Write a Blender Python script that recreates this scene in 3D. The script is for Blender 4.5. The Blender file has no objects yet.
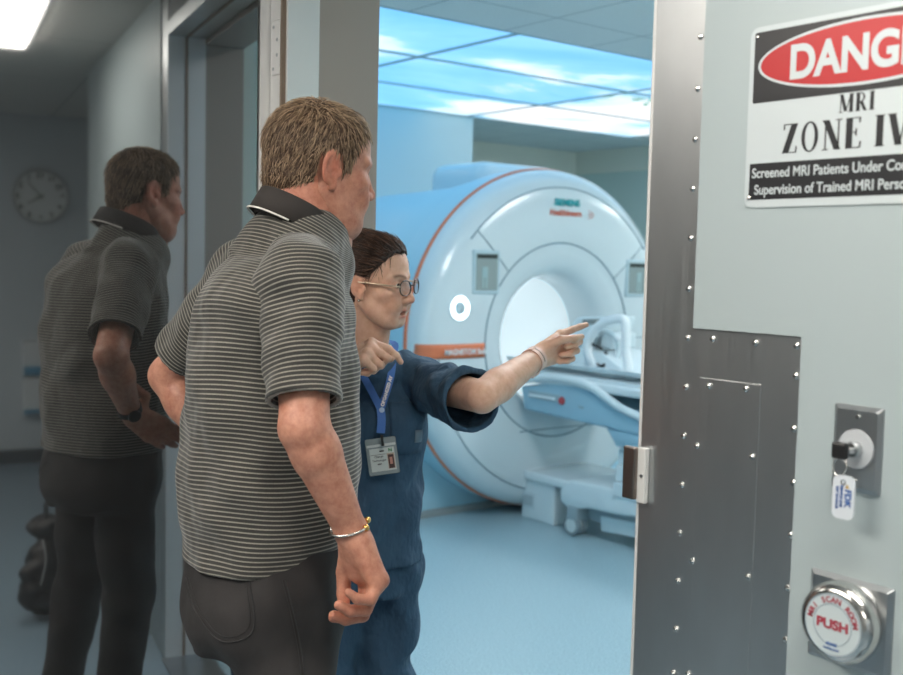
import bpy, bmesh, math, random
import numpy as np
from mathutils import Vector, Matrix, Euler
from mathutils.bvhtree import BVHTree
random.seed(7); RNG = np.random.default_rng(7)
SC = bpy.context.scene; COL = SC.collection
PI = math.pi; R = math.radians; IN = 0.0254
V = lambda *a: np.array(a, float)

# ------------------------------------------------------------ camera
F_PX = 1061.67; YAW, PITCH, ROLL = R(142.14), R(4.11), R(1.33); CAM = V(1.1486, -1.2905, 1.5)
def cam_axes():
    cy, sy, cp, sp = math.cos(YAW), math.sin(YAW), math.cos(PITCH), math.sin(PITCH)
    fw = V(cy*cp, sy*cp, -sp); rt = V(sy, -cy, 0); up = np.cross(rt, fw)
    return rt*math.cos(ROLL)+up*math.sin(ROLL), -rt*math.sin(ROLL)+up*math.cos(ROLL), fw
C_R, C_U, C_F = cam_axes()
def W(x, y, z): return CAM + z*(C_F + (x-451.5)/F_PX*C_R - (y-337.5)/F_PX*C_U)
def on(ax, v, x, y):
    a = W(x, y, 1)-CAM; return CAM + (v-CAM[ax])/a[ax]*a
cd = bpy.data.cameras.new('camera'); co = bpy.data.objects.new('camera', cd); COL.objects.link(co); SC.camera = co
m = Matrix.Identity(4)
for i, a in enumerate((C_R, C_U, -C_F)):
    for j in range(3): m[j][i] = a[j]
m.translation = Vector(CAM); co.matrix_world = m
cd.sensor_width = 36; cd.lens = F_PX*36/903; cd.clip_start = .05
cd.dof.use_dof = True; cd.dof.focus_distance = 2.12; cd.dof.aperture_fstop = 4.2

# ------------------------------------------------------------ materials
MATS = {}
def mat(name, col, rough=.5, metal=0, spec=.5, emit=None, estr=1, bump=None, sss=0, coat=0, aniso=0, trans=0, alpha=1):
    if name in MATS: return MATS[name]
    mt = bpy.data.materials.new(name); mt.use_nodes = True; nt = mt.node_tree; b = nt.nodes['Principled BSDF']
    b.inputs['Base Color'].default_value = (*col, 1); b.inputs['Roughness'].default_value = rough
    b.inputs['Metallic'].default_value = metal; b.inputs['Specular IOR Level'].default_value = spec
    if emit: b.inputs['Emission Color'].default_value = (*emit, 1); b.inputs['Emission Strength'].default_value = estr
    if sss: b.inputs['Subsurface Weight'].default_value = sss; b.inputs['Subsurface Radius'].default_value = (.012, .004, .002); b.inputs['Subsurface Scale'].default_value = 1
    if coat: b.inputs['Coat Weight'].default_value = coat; b.inputs['Coat Roughness'].default_value = .08
    if aniso: b.inputs['Anisotropic'].default_value = aniso
    if trans: b.inputs['Transmission Weight'].default_value = trans
    if alpha < 1: b.inputs['Alpha'].default_value = alpha
    if bump: add_bump(mt, *bump)
    MATS[name] = mt; return mt
def N(mt, t, **kw):
    n = mt.node_tree.nodes.new(t)
    for k, v in kw.items():
        if k in n.inputs: n.inputs[k].default_value = v
        else: setattr(n, k, v)
    return n
def LK(mt, a, b): mt.node_tree.links.new(a, b)
def coords(mt, scale=(1, 1, 1), rot=(0, 0, 0)):
    g = N(mt, 'ShaderNodeNewGeometry'); mp = N(mt, 'ShaderNodeMapping'); mp.inputs['Scale'].default_value = scale; mp.inputs['Rotation'].default_value = rot
    tc = N(mt, 'ShaderNodeTexCoord'); LK(mt, tc.outputs['Object'], mp.inputs['Vector']); return mp.outputs[0]
def add_bump(mt, scale, strength, dist=.002, sc=(1, 1, 1), detail=4):
    b = mt.node_tree.nodes['Principled BSDF']
    n = N(mt, 'ShaderNodeTexNoise', Scale=scale, Detail=detail); LK(mt, coords(mt, sc), n.inputs['Vector'])
    bp = N(mt, 'ShaderNodeBump', Strength=strength, Distance=dist)
    LK(mt, n.outputs['Fac'], bp.inputs['Height'])
    if b.inputs['Normal'].links: LK(mt, b.inputs['Normal'].links[0].from_socket, bp.inputs['Normal'])
    LK(mt, bp.outputs[0], b.inputs['Normal'])
def ramp(mt, src, stops, interp='LINEAR'):
    r = N(mt, 'ShaderNodeValToRGB'); cr = r.color_ramp; cr.interpolation = interp
    while len(cr.elements) < len(stops): cr.elements.new(.5)
    for e, (p, c) in zip(cr.elements, stops): e.position = p; e.color = (*c, 1)
    LK(mt, src, r.inputs['Fac']); return r.outputs['Color']
def mottle(mt, c1, c2, scale, sc=(1, 1, 1), detail=4, lo=.3, hi=.7):
    n = N(mt, 'ShaderNodeTexNoise', Scale=scale, Detail=detail); LK(mt, coords(mt, sc), n.inputs['Vector'])
    o = ramp(mt, n.outputs['Fac'], [(lo, c1), (hi, c2)]); LK(mt, o, mt.node_tree.nodes['Principled BSDF'].inputs['Base Color']); return mt

# ------------------------------------------------------------ object helpers
def setp(o, label=None, cat=None, group=None, kind=None):
    for k, v in (('label', label), ('category', cat), ('group', group), ('kind', kind)):
        if v: o[k] = v
    return o
def empty(name, loc, label=None, cat=None, group=None, kind=None):
    o = bpy.data.objects.new(name, None); COL.objects.link(o); o.location = Vector([float(v) for v in loc]); o.empty_display_size = .1
    return setp(o, label, cat, group, kind)
def origin(o):
    q = Vector((0, 0, 0))
    while o is not None: q += o.location; o = o.parent
    return q
def mk(name, vs, fs, mt, parent=None, smooth=True, label=None):
    """vs in world coordinates; parents are unrotated, so only their location is subtracted"""
    me = bpy.data.meshes.new(name); vs = np.asarray(vs, float)
    if parent is not None: vs = vs - np.array(origin(parent))
    if isinstance(fs, np.ndarray):
        nv, nf = len(vs), len(fs); me.vertices.add(nv); me.vertices.foreach_set('co', vs.astype(np.float32).ravel())
        k = fs.shape[1]; me.loops.add(nf*k); me.loops.foreach_set('vertex_index', fs.astype(np.int32).ravel())
        me.polygons.add(nf); me.polygons.foreach_set('loop_start', np.arange(0, nf*k, k, dtype=np.int32)); me.update(calc_edges=True)
    else:
        me.from_pydata([tuple(v) for v in vs], [], [tuple(f) for f in fs])
    me.validate(); 
    for x in (mt if isinstance(mt, (list, tuple)) else [mt]): me.materials.append(x)
    if smooth: me.shade_smooth()
    o = bpy.data.objects.new(name, me); COL.objects.link(o)
    if parent is not None: o.parent = parent
    if label: o['label'] = label
    return o
def frommesh(name, bm, mt, parent=None, smooth=False, angle=35, label=None):
    bmesh.ops.recalc_face_normals(bm, faces=bm.faces[:])
    me = bpy.data.meshes.new(name)
    if parent is not None: bmesh.ops.translate(bm, vec=-origin(parent), verts=bm.verts[:])
    bm.to_mesh(me); bm.free()
    for x in (mt if isinstance(mt, (list, tuple)) else [mt]): me.materials.append(x)
    if smooth:
        me.shade_smooth(); me.set_sharp_from_angle(angle=R(angle))
    o = bpy.data.objects.new(name, me); COL.objects.link(o)
    if parent is not None: o.parent = parent
    if label: o['label'] = label
    return o
def box(bm, lo, hi, bev=0, M=None, seg=2):
    r = bmesh.ops.create_cube(bm, size=1); vs = r['verts']; lo, hi = Vector(lo), Vector(hi)
    for v in vs: v.co = Vector([lo[i]+(v.co[i]+.5)*(hi[i]-lo[i]) for i in range(3)])
    if bev:
        es = list({e for v in vs for e in v.link_edges}); rb = bmesh.ops.bevel(bm, geom=es, offset=bev, segments=seg, affect='EDGES', profile=.5)
        vs = list({v for f in rb['faces'] for v in f.verts} | {v for v in vs if v.is_valid})
    if M: bmesh.ops.transform(bm, matrix=M, verts=[v for v in vs if v.is_valid])
    return vs
def bx(name, lo, hi, mt, parent=None, bev=0, M=None, seg=2, label=None):
    bm = bmesh.new(); box(bm, lo, hi, bev, M, seg); return frommesh(name, bm, mt, parent, bool(bev), 15 if seg < 3 else 35, label)
def frame_of(d):
    d = np.asarray(d, float); d = d/np.linalg.norm(d); a = V(0, 0, 1) if abs(d[2]) < .9 else V(1, 0, 0)
    u = np.cross(d, a); u /= np.linalg.norm(u); return u, np.cross(d, u), d
def revolve(bm, prof, c, axis, n=48, cap=True, a0=0, a1=2*PI):
    """prof = (radius, along-axis) pairs"""
    u, v, d = frame_of(axis); full = abs(a1-a0-2*PI) < 1e-6; rings = []
    for r, h in prof:
        rings.append([bm.verts.new(Vector(c+d*h+u*r*math.cos(t)+v*r*math.sin(t))) for t in [a0+(a1-a0)*k/(n if full else n-1) for k in range(n)]])
    for a, b in zip(rings, rings[1:]):
        for k in range(n if full else n-1):
            j = (k+1) % n; bm.faces.new((a[k], a[j], b[j], b[k]))
    if cap and full:
        for rg in (rings[0], rings[-1]):
            try: bm.faces.new(rg)
            except Exception: pass
def rv(name, prof, c, axis, mt, parent=None, n=48, cap=True, label=None, angle=35):
    bm = bmesh.new(); revolve(bm, prof, np.asarray(c, float), axis, n, cap); return frommesh(name, bm, mt, parent, True, angle, label)
def tube(pts, rad, n=8, closed=False, cap=True):
    pts = [np.asarray(q, float) for q in pts]; L = len(pts); vs = []; fs = []; prev = None
    for i, q in enumerate(pts):
        if closed: t = pts[(i+1) % L]-pts[i-1]
        else: t = pts[min(i+1, L-1)]-pts[max(i-1, 0)]
        t = t/(np.linalg.norm(t)+1e-12)
        if prev is None: u = frame_of(t)[0]
        else:
            u = prev-t*(prev@t); u /= np.linalg.norm(u)
        prev = u; v = np.cross(t, u); r = rad[i] if hasattr(rad, '__len__') else rad
        for k in range(n): a = 2*PI*k/n; vs.append(q+r*(u*math.cos(a)+v*math.sin(a)))
    m_ = L if closed else L-1
    for i in range(m_):
        j = (i+1) % L
        for k in range(n): k2 = (k+1) % n; fs.append((i*n+k, i*n+k2, j*n+k2, j*n+k))
    if cap and not closed: fs.append(tuple(range(n))[::-1]); fs.append(tuple((L-1)*n+k for k in range(n)))
    return vs, fs
def tb(name, pts, rad, mt, parent=None, n=8, closed=False, label=None):
    vs, fs = tube(pts, rad, n, closed); return mk(name, vs, fs, mt, parent, True, label)
def merge(parts):
    vs, fs = [], []
    for a, b in parts:
        o = len(vs); vs += list(a); fs += [tuple(i+o for i in f) for f in b]
    return vs, fs
def spline(pts, n=10, closed=False):
    pts = [np.asarray(q, float) for q in pts]; L = len(pts); out = []
    for i in range(L if closed else L-1):
        g = (lambda k: pts[k % L]) if closed else (lambda k: pts[min(max(k, 0), L-1)])
        a, b, c, d = g(i-1), g(i), g(i+1), g(i+2)
        for s in range(n):
            t = s/n; out.append(.5*((2*b)+(c-a)*t+(2*a-5*b+4*c-d)*t*t+(3*b-a-3*c+d)*t**3))
    if not closed: out.append(pts[-1])
    return out
def text(name, s, size, pos, xdir, up, mt, parent, depth=.0006, bold=0, align='LEFT', sx=1, sp=1, label=None):
    cu = bpy.data.curves.new('lettering', 'FONT'); cu.body = s; cu.size = size; cu.extrude = depth; cu.offset = bold; cu.align_x = align; cu.space_character = sp
    to = bpy.data.objects.new('lettering', cu); COL.objects.link(to)
    bpy.context.view_layer.update()
    me = bpy.data.meshes.new_from_object(to.evaluated_get(bpy.context.evaluated_depsgraph_get())); bpy.data.objects.remove(to)
    x = Vector(xdir).normalized(); y = Vector(up).normalized(); z = x.cross(y)
    M = Matrix([[x[i]*sx, y[i], z[i], pos[i]] for i in range(3)]+[[0, 0, 0, 1]]); me.transform(M)
    me.transform(Matrix.Translation(-origin(parent)))
    me.materials.clear(); me.materials.append(mt)
    o = bpy.data.objects.new(name, me); COL.objects.link(o); o.parent = parent
    if label: o['label'] = label
    return o
def prism(bm, poly, axis_u, axis_v, org, d0, d1, dn):
    """extrude a 2-D polygon (u,v) between offsets d0,d1 along dn"""
    a = [bm.verts.new(Vector(org+axis_u*x+axis_v*y+dn*d0)) for x, y in poly]; b = [bm.verts.new(Vector(org+axis_u*x+axis_v*y+dn*d1)) for x, y in poly]
    bm.faces.new(a); bm.faces.new(b[::-1]); n = len(a)
    for i in range(n): bm.faces.new((a[i], b[i], b[(i+1) % n], a[(i+1) % n]))

# ------------------------------------------------------------ implicit surfaces (smooth unions meshed with surface nets)
class Field:
    def __init__(s, lo, hi, h):
        s.lo = np.asarray(lo, float); s.h = h; s.n = np.ceil((np.asarray(hi, float)-s.lo)/h).astype(int)+1
        s.ax = [(s.lo[i]+h*np.arange(s.n[i])).astype(np.float32) for i in range(3)]; s.D = np.full(s.n, .2, np.float32)
    def sl(s, lo, hi):
        a = [max(0, int((lo[i]-s.lo[i])/s.h)) for i in range(3)]; b = [min(s.n[i], int((hi[i]-s.lo[i])/s.h)+2) for i in range(3)]
        if any(b[i] <= a[i] for i in range(3)): return None
        k = tuple(slice(a[i], b[i]) for i in range(3))
        return k, s.ax[0][k[0]][:, None, None], s.ax[1][k[1]][None, :, None], s.ax[2][k[2]][None, None, :]
    def put(s, k, d, kk, op):
        A = s.D[k]
        if op == 'u':
            if kk <= 0: s.D[k] = np.minimum(A, d)
            else: t = np.clip(.5+.5*(A-d)/kk, 0, 1); s.D[k] = A*(1-t)+d*t-kk*t*(1-t)
        elif op == 's':
            d = -d
            if kk <= 0: s.D[k] = np.maximum(A, d)
            else: t = np.clip(.5-.5*(A-d)/kk, 0, 1); s.D[k] = A*(1-t)+d*t+kk*t*(1-t)
        elif op == 'i':
            s.D[k] = np.maximum(A, d)
    def cone(s, a, b, ra, rb, k=.01, op='u'):
        a, b = np.asarray(a, float), np.asarray(b, float); m_ = max(ra, rb)+k+3*s.h
        q = s.sl(np.minimum(a, b)-m_, np.maximum(a, b)+m_)
        if q is None: return s
        kk, X, Y, Z = q; d = b-a; L2 = d@d+1e-12
        t = np.clip(((X-a[0])*d[0]+(Y-a[1])*d[1]+(Z-a[2])*d[2])/L2, 0, 1)
        dd = np.sqrt((X-a[0]-t*d[0])**2+(Y-a[1]-t*d[1])**2+(Z-a[2]-t*d[2])**2)-(ra+(rb-ra)*t)
        s.put(kk, dd, k, op); return s
    def ell(s, c, r, k=.01, op='u', M=None):
        c, r = np.asarray(c, float), np.asarray(r, float); m_ = max(r)+k+3*s.h; q = s.sl(c-m_, c+m_)
        if q is None: return s
        kk, X, Y, Z = q; x, y, z = X-c[0], Y-c[1], Z-c[2]
        if M is not None:   # columns of M = local axes
            x, y, z = (x*M[0][i]+y*M[1][i]+z*M[2][i] for i in range(3))
        k0 = np.sqrt((x/r[0])**2+(y/r[1])**2+(z/r[2])**2)+1e-6; k1 = np.sqrt((x/r[0]**2)**2+(y/r[1]**2)**2+(z/r[2]**2)**2)+1e-6
        s.put(kk, k0*(k0-1)/k1, k, op); return s
    def stack(s, secs, rot=0, k=.02, p=2.3, op='u'):
        """secs rows: z, cx, cy, rx, ry; horizontal superellipse sections"""
        S = np.array(secs, float); S = S[np.argsort(S[:, 0])]; m_ = S[:, 3:].max()+k+.02
        q = s.sl((S[:, 1].min()-m_, S[:, 2].min()-m_, S[0, 0]-k-.03), (S[:, 1].max()+m_, S[:, 2].max()+m_, S[-1, 0]+k+.03))
        if q is None: return s
        kk, X, Y, Z = q; zz = Z.ravel(); P = np.array(spline(S, 8)); g = lambda j: np.interp(zz, P[:, 0], P[:, j])[None, None, :].astype(np.float32)
        cr, sr = math.cos(rot), math.sin(rot); x0, y0 = X-g(1), Y-g(2); x = x0*cr+y0*sr; y = -x0*sr+y0*cr; rx, ry = g(3), g(4)
        e = ((np.abs(x)/rx)**p+(np.abs(y)/ry)**p)**(1/p)
        d = (e-1)*np.minimum(rx, ry); d = np.maximum(d, np.maximum(S[0, 0]-Z, Z-S[-1, 0])); s.put(kk, d, k, op); return s
    def half(s, pt, nrm, op='i'):
        """keep the side the normal points away from"""
        X, Y, Z = s.ax[0][:, None, None], s.ax[1][None, :, None], s.ax[2][None, None, :]; n_ = np.asarray(nrm, float); n_ = n_/np.linalg.norm(n_)
        s.D = np.maximum(s.D, ((X-pt[0])*n_[0]+(Y-pt[1])*n_[1]+(Z-pt[2])*n_[2]).astype(np.float32)); return s
    def ripple(s, amp, waves):
        X, Y, Z = s.ax[0][:, None, None], s.ax[1][None, :, None], s.ax[2][None, None, :]
        for (kx, ky, kz, ph, w) in waves: s.D = s.D+(amp*w*np.sin(kx*X+ky*Y+kz*Z+ph+1.3*np.sin(.37*kz*X-.41*kx*Z+ky*.3*Y+ph))).astype(np.float32)
        return s
    def mesh(s):
        D = s.D; D[[0, -1]] = .1; D[:, [0, -1]] = .1; D[:, :, [0, -1]] = .1
        I = D < 0; nx, ny, nz = D.shape
        c = [I[a:nx-1+a, b:ny-1+b, e:nz-1+e] for a in (0, 1) for b in (0, 1) for e in (0, 1)]
        tot = sum(x.astype(np.int8) for x in c); act = (tot > 0) & (tot < 8); idx = np.argwhere(act); ids = -np.ones(act.shape, np.int32); ids[act] = np.arange(len(idx))
        acc = np.zeros((len(idx), 3)); cnt = np.zeros(len(idx))
        cor = [(a, b, e) for a in (0, 1) for b in (0, 1) for e in (0, 1)]; i0, i1, i2 = idx.T
        vals = {q: D[i0+q[0], i1+q[1], i2+q[2]] for q in cor}
        for q in cor:
            for ax in range(3):
                if q[ax] == 0:
                    r = list(q); r[ax] = 1; r = tuple(r); va, vb = vals[q], vals[r]; x = (va < 0) != (vb < 0)
                    t = np.where(x, va/(va-vb+1e-12), 0); pnt = np.tile(np.array(q, float), (len(idx), 1)); pnt[:, ax] += t; acc[x] += pnt[x]; cnt[x] += 1
        vs = s.lo+s.h*(idx+acc/cnt[:, None]); F = []
        for ax in range(3):
            o1, o2 = [(1, 2), (2, 0), (0, 1)][ax]; sa = [slice(None)]*3; sb = [slice(None)]*3; sa[ax] = slice(0, -1); sb[ax] = slice(1, None)
            A, B = I[tuple(sa)], I[tuple(sb)]; E_ = np.argwhere(A != B)
            E_ = E_[(E_[:, o1] > 0) & (E_[:, o2] > 0) & (E_[:, o1] < D.shape[o1]-1) & (E_[:, o2] < D.shape[o2]-1)]
            if not len(E_): continue
            def g(d1, d2): e = E_.copy(); e[:, o1] -= d1; e[:, o2] -= d2; return ids[e[:, 0], e[:, 1], e[:, 2]]
            q = np.stack([g(1, 1), g(0, 1), g(0, 0), g(1, 0)], 1); fl = B[tuple(E_.T)]; q[fl] = q[fl][:, ::-1]; F.append(q)
        return vs, np.concatenate(F)
def attr(o, name, vals):
    a = o.data.attributes.new(name, 'FLOAT', 'POINT'); a.data.foreach_set('value', np.asarray(vals, np.float32))
def attrc(o, name, vals):
    a = o.data.color_attributes.new(name, 'FLOAT_COLOR', 'POINT'); c = np.ones((len(vals), 4), np.float32); c[:, :3] = vals; a.data.foreach_set('color', c.ravel())
def relax(vs, fs, it=2, f=.5):
    e = np.concatenate([fs[:, [0, 1]], fs[:, [1, 2]], fs[:, [2, 3]], fs[:, [3, 0]]]); n = len(vs); cnt = np.bincount(e[:, 0], minlength=n)+np.bincount(e[:, 1], minlength=n)
    for _ in range(it):
        acc = np.stack([np.bincount(e[:, 0], vs[e[:, 1], j], n)+np.bincount(e[:, 1], vs[e[:, 0], j], n) for j in range(3)], 1); vs = vs*(1-f)+f*acc/np.maximum(cnt, 1)[:, None]
    return vs
def joinm(parts):
    vs, fs, o = [], [], 0
    for a, b in parts: vs.append(a); fs.append(b+o); o += len(a)
    return np.concatenate(vs), np.concatenate(fs)
# ------------------------------------------------------------ materials used by people
def stripe_mat(name, dark, light, per, duty, axis_attr='stripe'):
    mt = mat(name, dark, .85, spec=.25); b = mt.node_tree.nodes['Principled BSDF']
    a = N(mt, 'ShaderNodeAttribute', attribute_name=axis_attr)
    d = N(mt, 'ShaderNodeMath', operation='DIVIDE'); LK(mt, a.outputs['Fac'], d.inputs[0]); d.inputs[1].default_value = per
    f = N(mt, 'ShaderNodeMath', operation='FRACT'); LK(mt, d.outputs[0], f.inputs[0])
    n = N(mt, 'ShaderNodeTexNoise', Scale=500, Detail=2); LK(mt, coords(mt), n.inputs['Vector'])
    dk = tuple(x*.75 for x in dark); c = ramp(mt, f.outputs[0], [(0, light), (duty*.5, light), (duty, dark), (.94, dark), (1, light)])
    mx = N(mt, 'ShaderNodeMix', data_type='RGBA', blend_type='MULTIPLY'); mx.inputs['Factor'].default_value = .5
    LK(mt, c, mx.inputs['A']); LK(mt, n.outputs['Fac'], mx.inputs['B']); LK(mt, mx.outputs['Result'], b.inputs['Base Color'])
    b.inputs['Sheen Weight'].default_value = .25; add_bump(mt, 11, .9, .022, detail=2); add_bump(mt, 60, .25, .002); return mt
def skin_mat(name, c1, c2, hairy=0):
    mt = mat(name, c1, .48, spec=.4, sss=.12); b = mt.node_tree.nodes['Principled BSDF']
    n = N(mt, 'ShaderNodeTexNoise', Scale=55, Detail=6, Roughness=.65); LK(mt, coords(mt), n.inputs['Vector'])
    o = ramp(mt, n.outputs['Fac'], [(.35, c1), (.68, c2)])
    a = N(mt, 'ShaderNodeAttribute', attribute_name='tint'); mx = N(mt, 'ShaderNodeMix', data_type='RGBA', blend_type='MULTIPLY'); mx.inputs['Factor'].default_value = 1
    LK(mt, o, mx.inputs['A']); LK(mt, a.outputs['Color'], mx.inputs['B']); LK(mt, mx.outputs['Result'], b.inputs['Base Color'])
    add_bump(mt, 160, .25, .0012); 
    if hairy: add_bump(mt, 45, .4, .004, (1, 1, .5), 5)
    return mt
M_SKM = skin_mat('sun weathered skin', (.56, .275, .19), (.40, .165, .11), 1)
M_SKW = skin_mat('light skin', (.74, .47, .35), (.64, .37, .26))
M_POLO = stripe_mat('striped polo knit', (.050, .049, .045), (.36, .34, .29), .0083, .34)
M_COL = mat('dark collar knit', (.035, .03, .028), .85, bump=(300, .3, .001))
M_PIPE = mat('white piping', (.75, .72, .66), .8)
M_JEAN = mat('charcoal denim', (.07, .065, .066), .85, bump=(400, .3, .001)); mottle(M_JEAN, (.014, .0125, .013), (.034, .031, .031), 9); add_bump(M_JEAN, 14, .4, .01)
M_STITCH = mat('dark stitching', (.025, .024, .025), .8)
M_SCRUB = mat('navy scrub cotton', (.03, .075, .13), .85, bump=(350, .2, .001)); mottle(M_SCRUB, (.02, .056, .105), (.036, .088, .15), 7); add_bump(M_SCRUB, 16, .9, .022, (1, 1, .7), 3); add_bump(M_SCRUB, 60, .6, .006, (1, 1, .5))
def hair_mat(name, c1, c2, attrn='hv'):
    mt = mat(name, c1, .5, spec=.5); a = N(mt, 'ShaderNodeAttribute', attribute_name=attrn)
    LK(mt, ramp(mt, a.outputs['Fac'], [(.1, c1), (.9, c2)]), mt.node_tree.nodes['Principled BSDF'].inputs['Base Color']); return mt
M_HM = hair_mat('greying brown hair', (.07, .038, .022), (.55, .39, .25)); M_HW = hair_mat('dark brown hair', (.018, .009, .006), (.17, .085, .05))
M_WHITEEYE = mat('eye white', (.75, .72, .7), .2); M_IRIS = mat('iris brown', (.05, .025, .015), .1); M_LIP = mat('lips', (.5, .2, .16), .4)
M_GOLD = mat('gold', (.8, .5, .18), .2, 1); M_SILV = mat('silver metal', (.7, .68, .64), .25, 1); M_BLACK = mat('black plastic', (.012, .012, .013), .4)

# ------------------------------------------------------------ head in its own frame: facing +Y, up Z, right side +X
def head_field(g):
    h = .0026; f = Field((-.115, -.15, -.2), (.115, .145, .15), h); w = g == 'w'
    f.ell((0, -.016, .042), (.0765, .096, .084), .02).ell((0, .03, .045), (.066, .056, .062), .03)
    f.ell((0, .036, -.02), (.06, .052, .066), .03)
    if w: f.ell((0, .035, -.066), (.047, .05, .036), .03).cone((-.016, .070, -.092), (.016, .070, -.092), .018, .018, .025)
    else: f.ell((0, .03, -.066), (.058, .056, .042), .03).cone((-.02, .072, -.09), (.02, .072, -.09), .022, .022, .025).ell((0, .035, -.105), (.048, .05, .03), .035)
    for s in (-1, 1):
        f.cone((s*.054, -.005, -.04), (s*.034, .055, -.082), .016, .018, .03)          # jaw line
        f.ell((s*.043, .062, -.014), (.024, .024, .02), .02)                              # cheekbone
        f.ell((s*.032, .079, -.045), (.02, .018, .022), .02)                              # cheek
        f.cone((s*.012, .088, .03), (s*.05, .072, .028), .0085 if w else .011, .007, .012)  # brow
        f.ell((s*.032, .096, .012), (.017, .016, .0115), .012, 's')                      # socket
        f.ell((s*.032, .0735, .0115), (.0155, .0145, .0135), .004)                       # lids
        f.ell((s*.032, .0885, .0100), (.0128, .0085, .0048), .0015, 's')                # slit
    f.cone((0, .084, .024), (0, .108, -.024), .0085, .0105, .012).ell((0, .109, -.027), (.0115, .0115, .010), .008)
    for s in (-1, 1):
        f.ell((s*.0125, .099, -.031), (.0085, .0125, .0085), .006).ell((s*.0065, .106, -.041), (.0035, .006, .005), .003, 's')
    f.cone((0, .096, -.038), (0, .094, -.056), .006, .006, .012)
    if w:
        f.cone((-.017, .088, -.0575), (.017, .088, -.0575), .0058, .0058, .005).cone((0, .094, -.0565), (0, .094, -.0565), .006, .006, .005)
        f.cone((-.014, .086, -.0745), (.014, .086, -.0745), .0068, .0068, .005).ell((0, .095, -.066), (.017, .016, .0058), .003, 's')
    else:
        f.cone((-.022, .087, -.0595), (.022, .087, -.0595), .006, .006, .006).cone((-.019, .086, -.0705), (.019, .086, -.0705), .0068, .0068, .006)
        f.ell((0, .098, -.065), (.024, .008, .0016), .002, 's')
    for s in (-1, 1):   # ears
        a = R(18); Mx = [[math.cos(a), s*math.sin(a), 0], [-s*math.sin(a)*1, math.cos(a), 0], [0, 0, 1]]
        es = 1.0 if w else 1.12
        cx, cy, cz = s*.080, -.004, -.002
        f.ell((cx, cy-.004, cz+.004), (.0075, .0185*es, .031*es), .006, M=[[math.cos(a), -s*math.sin(a), 0], [s*math.sin(a), math.cos(a), 0], [0, 0, 1]])
        f.ell((cx-s*.003, cy+.006, cz-.024*es), (.0065, .009, .011*es), .005)
        f.ell((s*.0895, cy-.002, cz+.006), (.0075, .0115*es, .021*es), .003, 's').ell((s*.086, cy+.001, cz-.006), (.008, .0065, .009), .003, 's')
        f.cone((s*.076, .010, -.012), (s*.078, .012, -.002), .005, .004, .005)
    return f
def head_tint(v, g):
    t = np.ones((len(v), 3))
    def sp(c, r, col, k=1):
        d = np.exp(-(((v-np.array(c))/np.array(r))**2).sum(1))[:, None]*k; t[:] = t*(1-d)+t*np.array(col)*d
    red = (1.0, .72, .66) if g == 'm' else (1, .8, .76)
    for s in (-1, 1): sp((s*.088, -.004, 0), (.014, .025, .035), red); sp((s*.045, .075, -.025), (.02, .03, .02), red, .8)
    sp((0, .112, -.028), (.016, .018, .014), red)
    lip = (.82, .5, .5) if g == 'm' else (.78, .42, .42)
    sp((0, .095, -.058 if g == 'w' else -.0595), (.018, .014, .0045), lip, 1.2 if g == 'w' else .7); sp((0, .094, -.0755 if g == 'w' else -.0705), (.016, .014, .005), lip, 1.2 if g == 'w' else .7)
    if g == 'w': sp((0, .085, -.066), (.013, .012, .004), (.25, .12, .12), 1)
    br = (.16, .12, .1) if g == 'w' else (.5, .42, .38)
    for s in (-1, 1):
        for k in range(9):
            x = .012+.036*k/8; sp((s*x, .088, .030+.006*math.sin(k/8*2.6)), (.005, .03, .0032), br, .55)
    if g == 'w': sp((.056, .055, -.016), (.0028, .02, .0028), (.25, .15, .1), 1)
    return np.clip(t, 0, 1)
def basis(yaw, pitch, roll=0):   # yaw about Z, then nod (negative pitch looks down), then tilt
    return np.array(Matrix.Rotation(yaw, 3, 'Z') @ Matrix.Rotation(pitch, 3, 'X') @ Matrix.Rotation(roll, 3, 'Y'))
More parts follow.
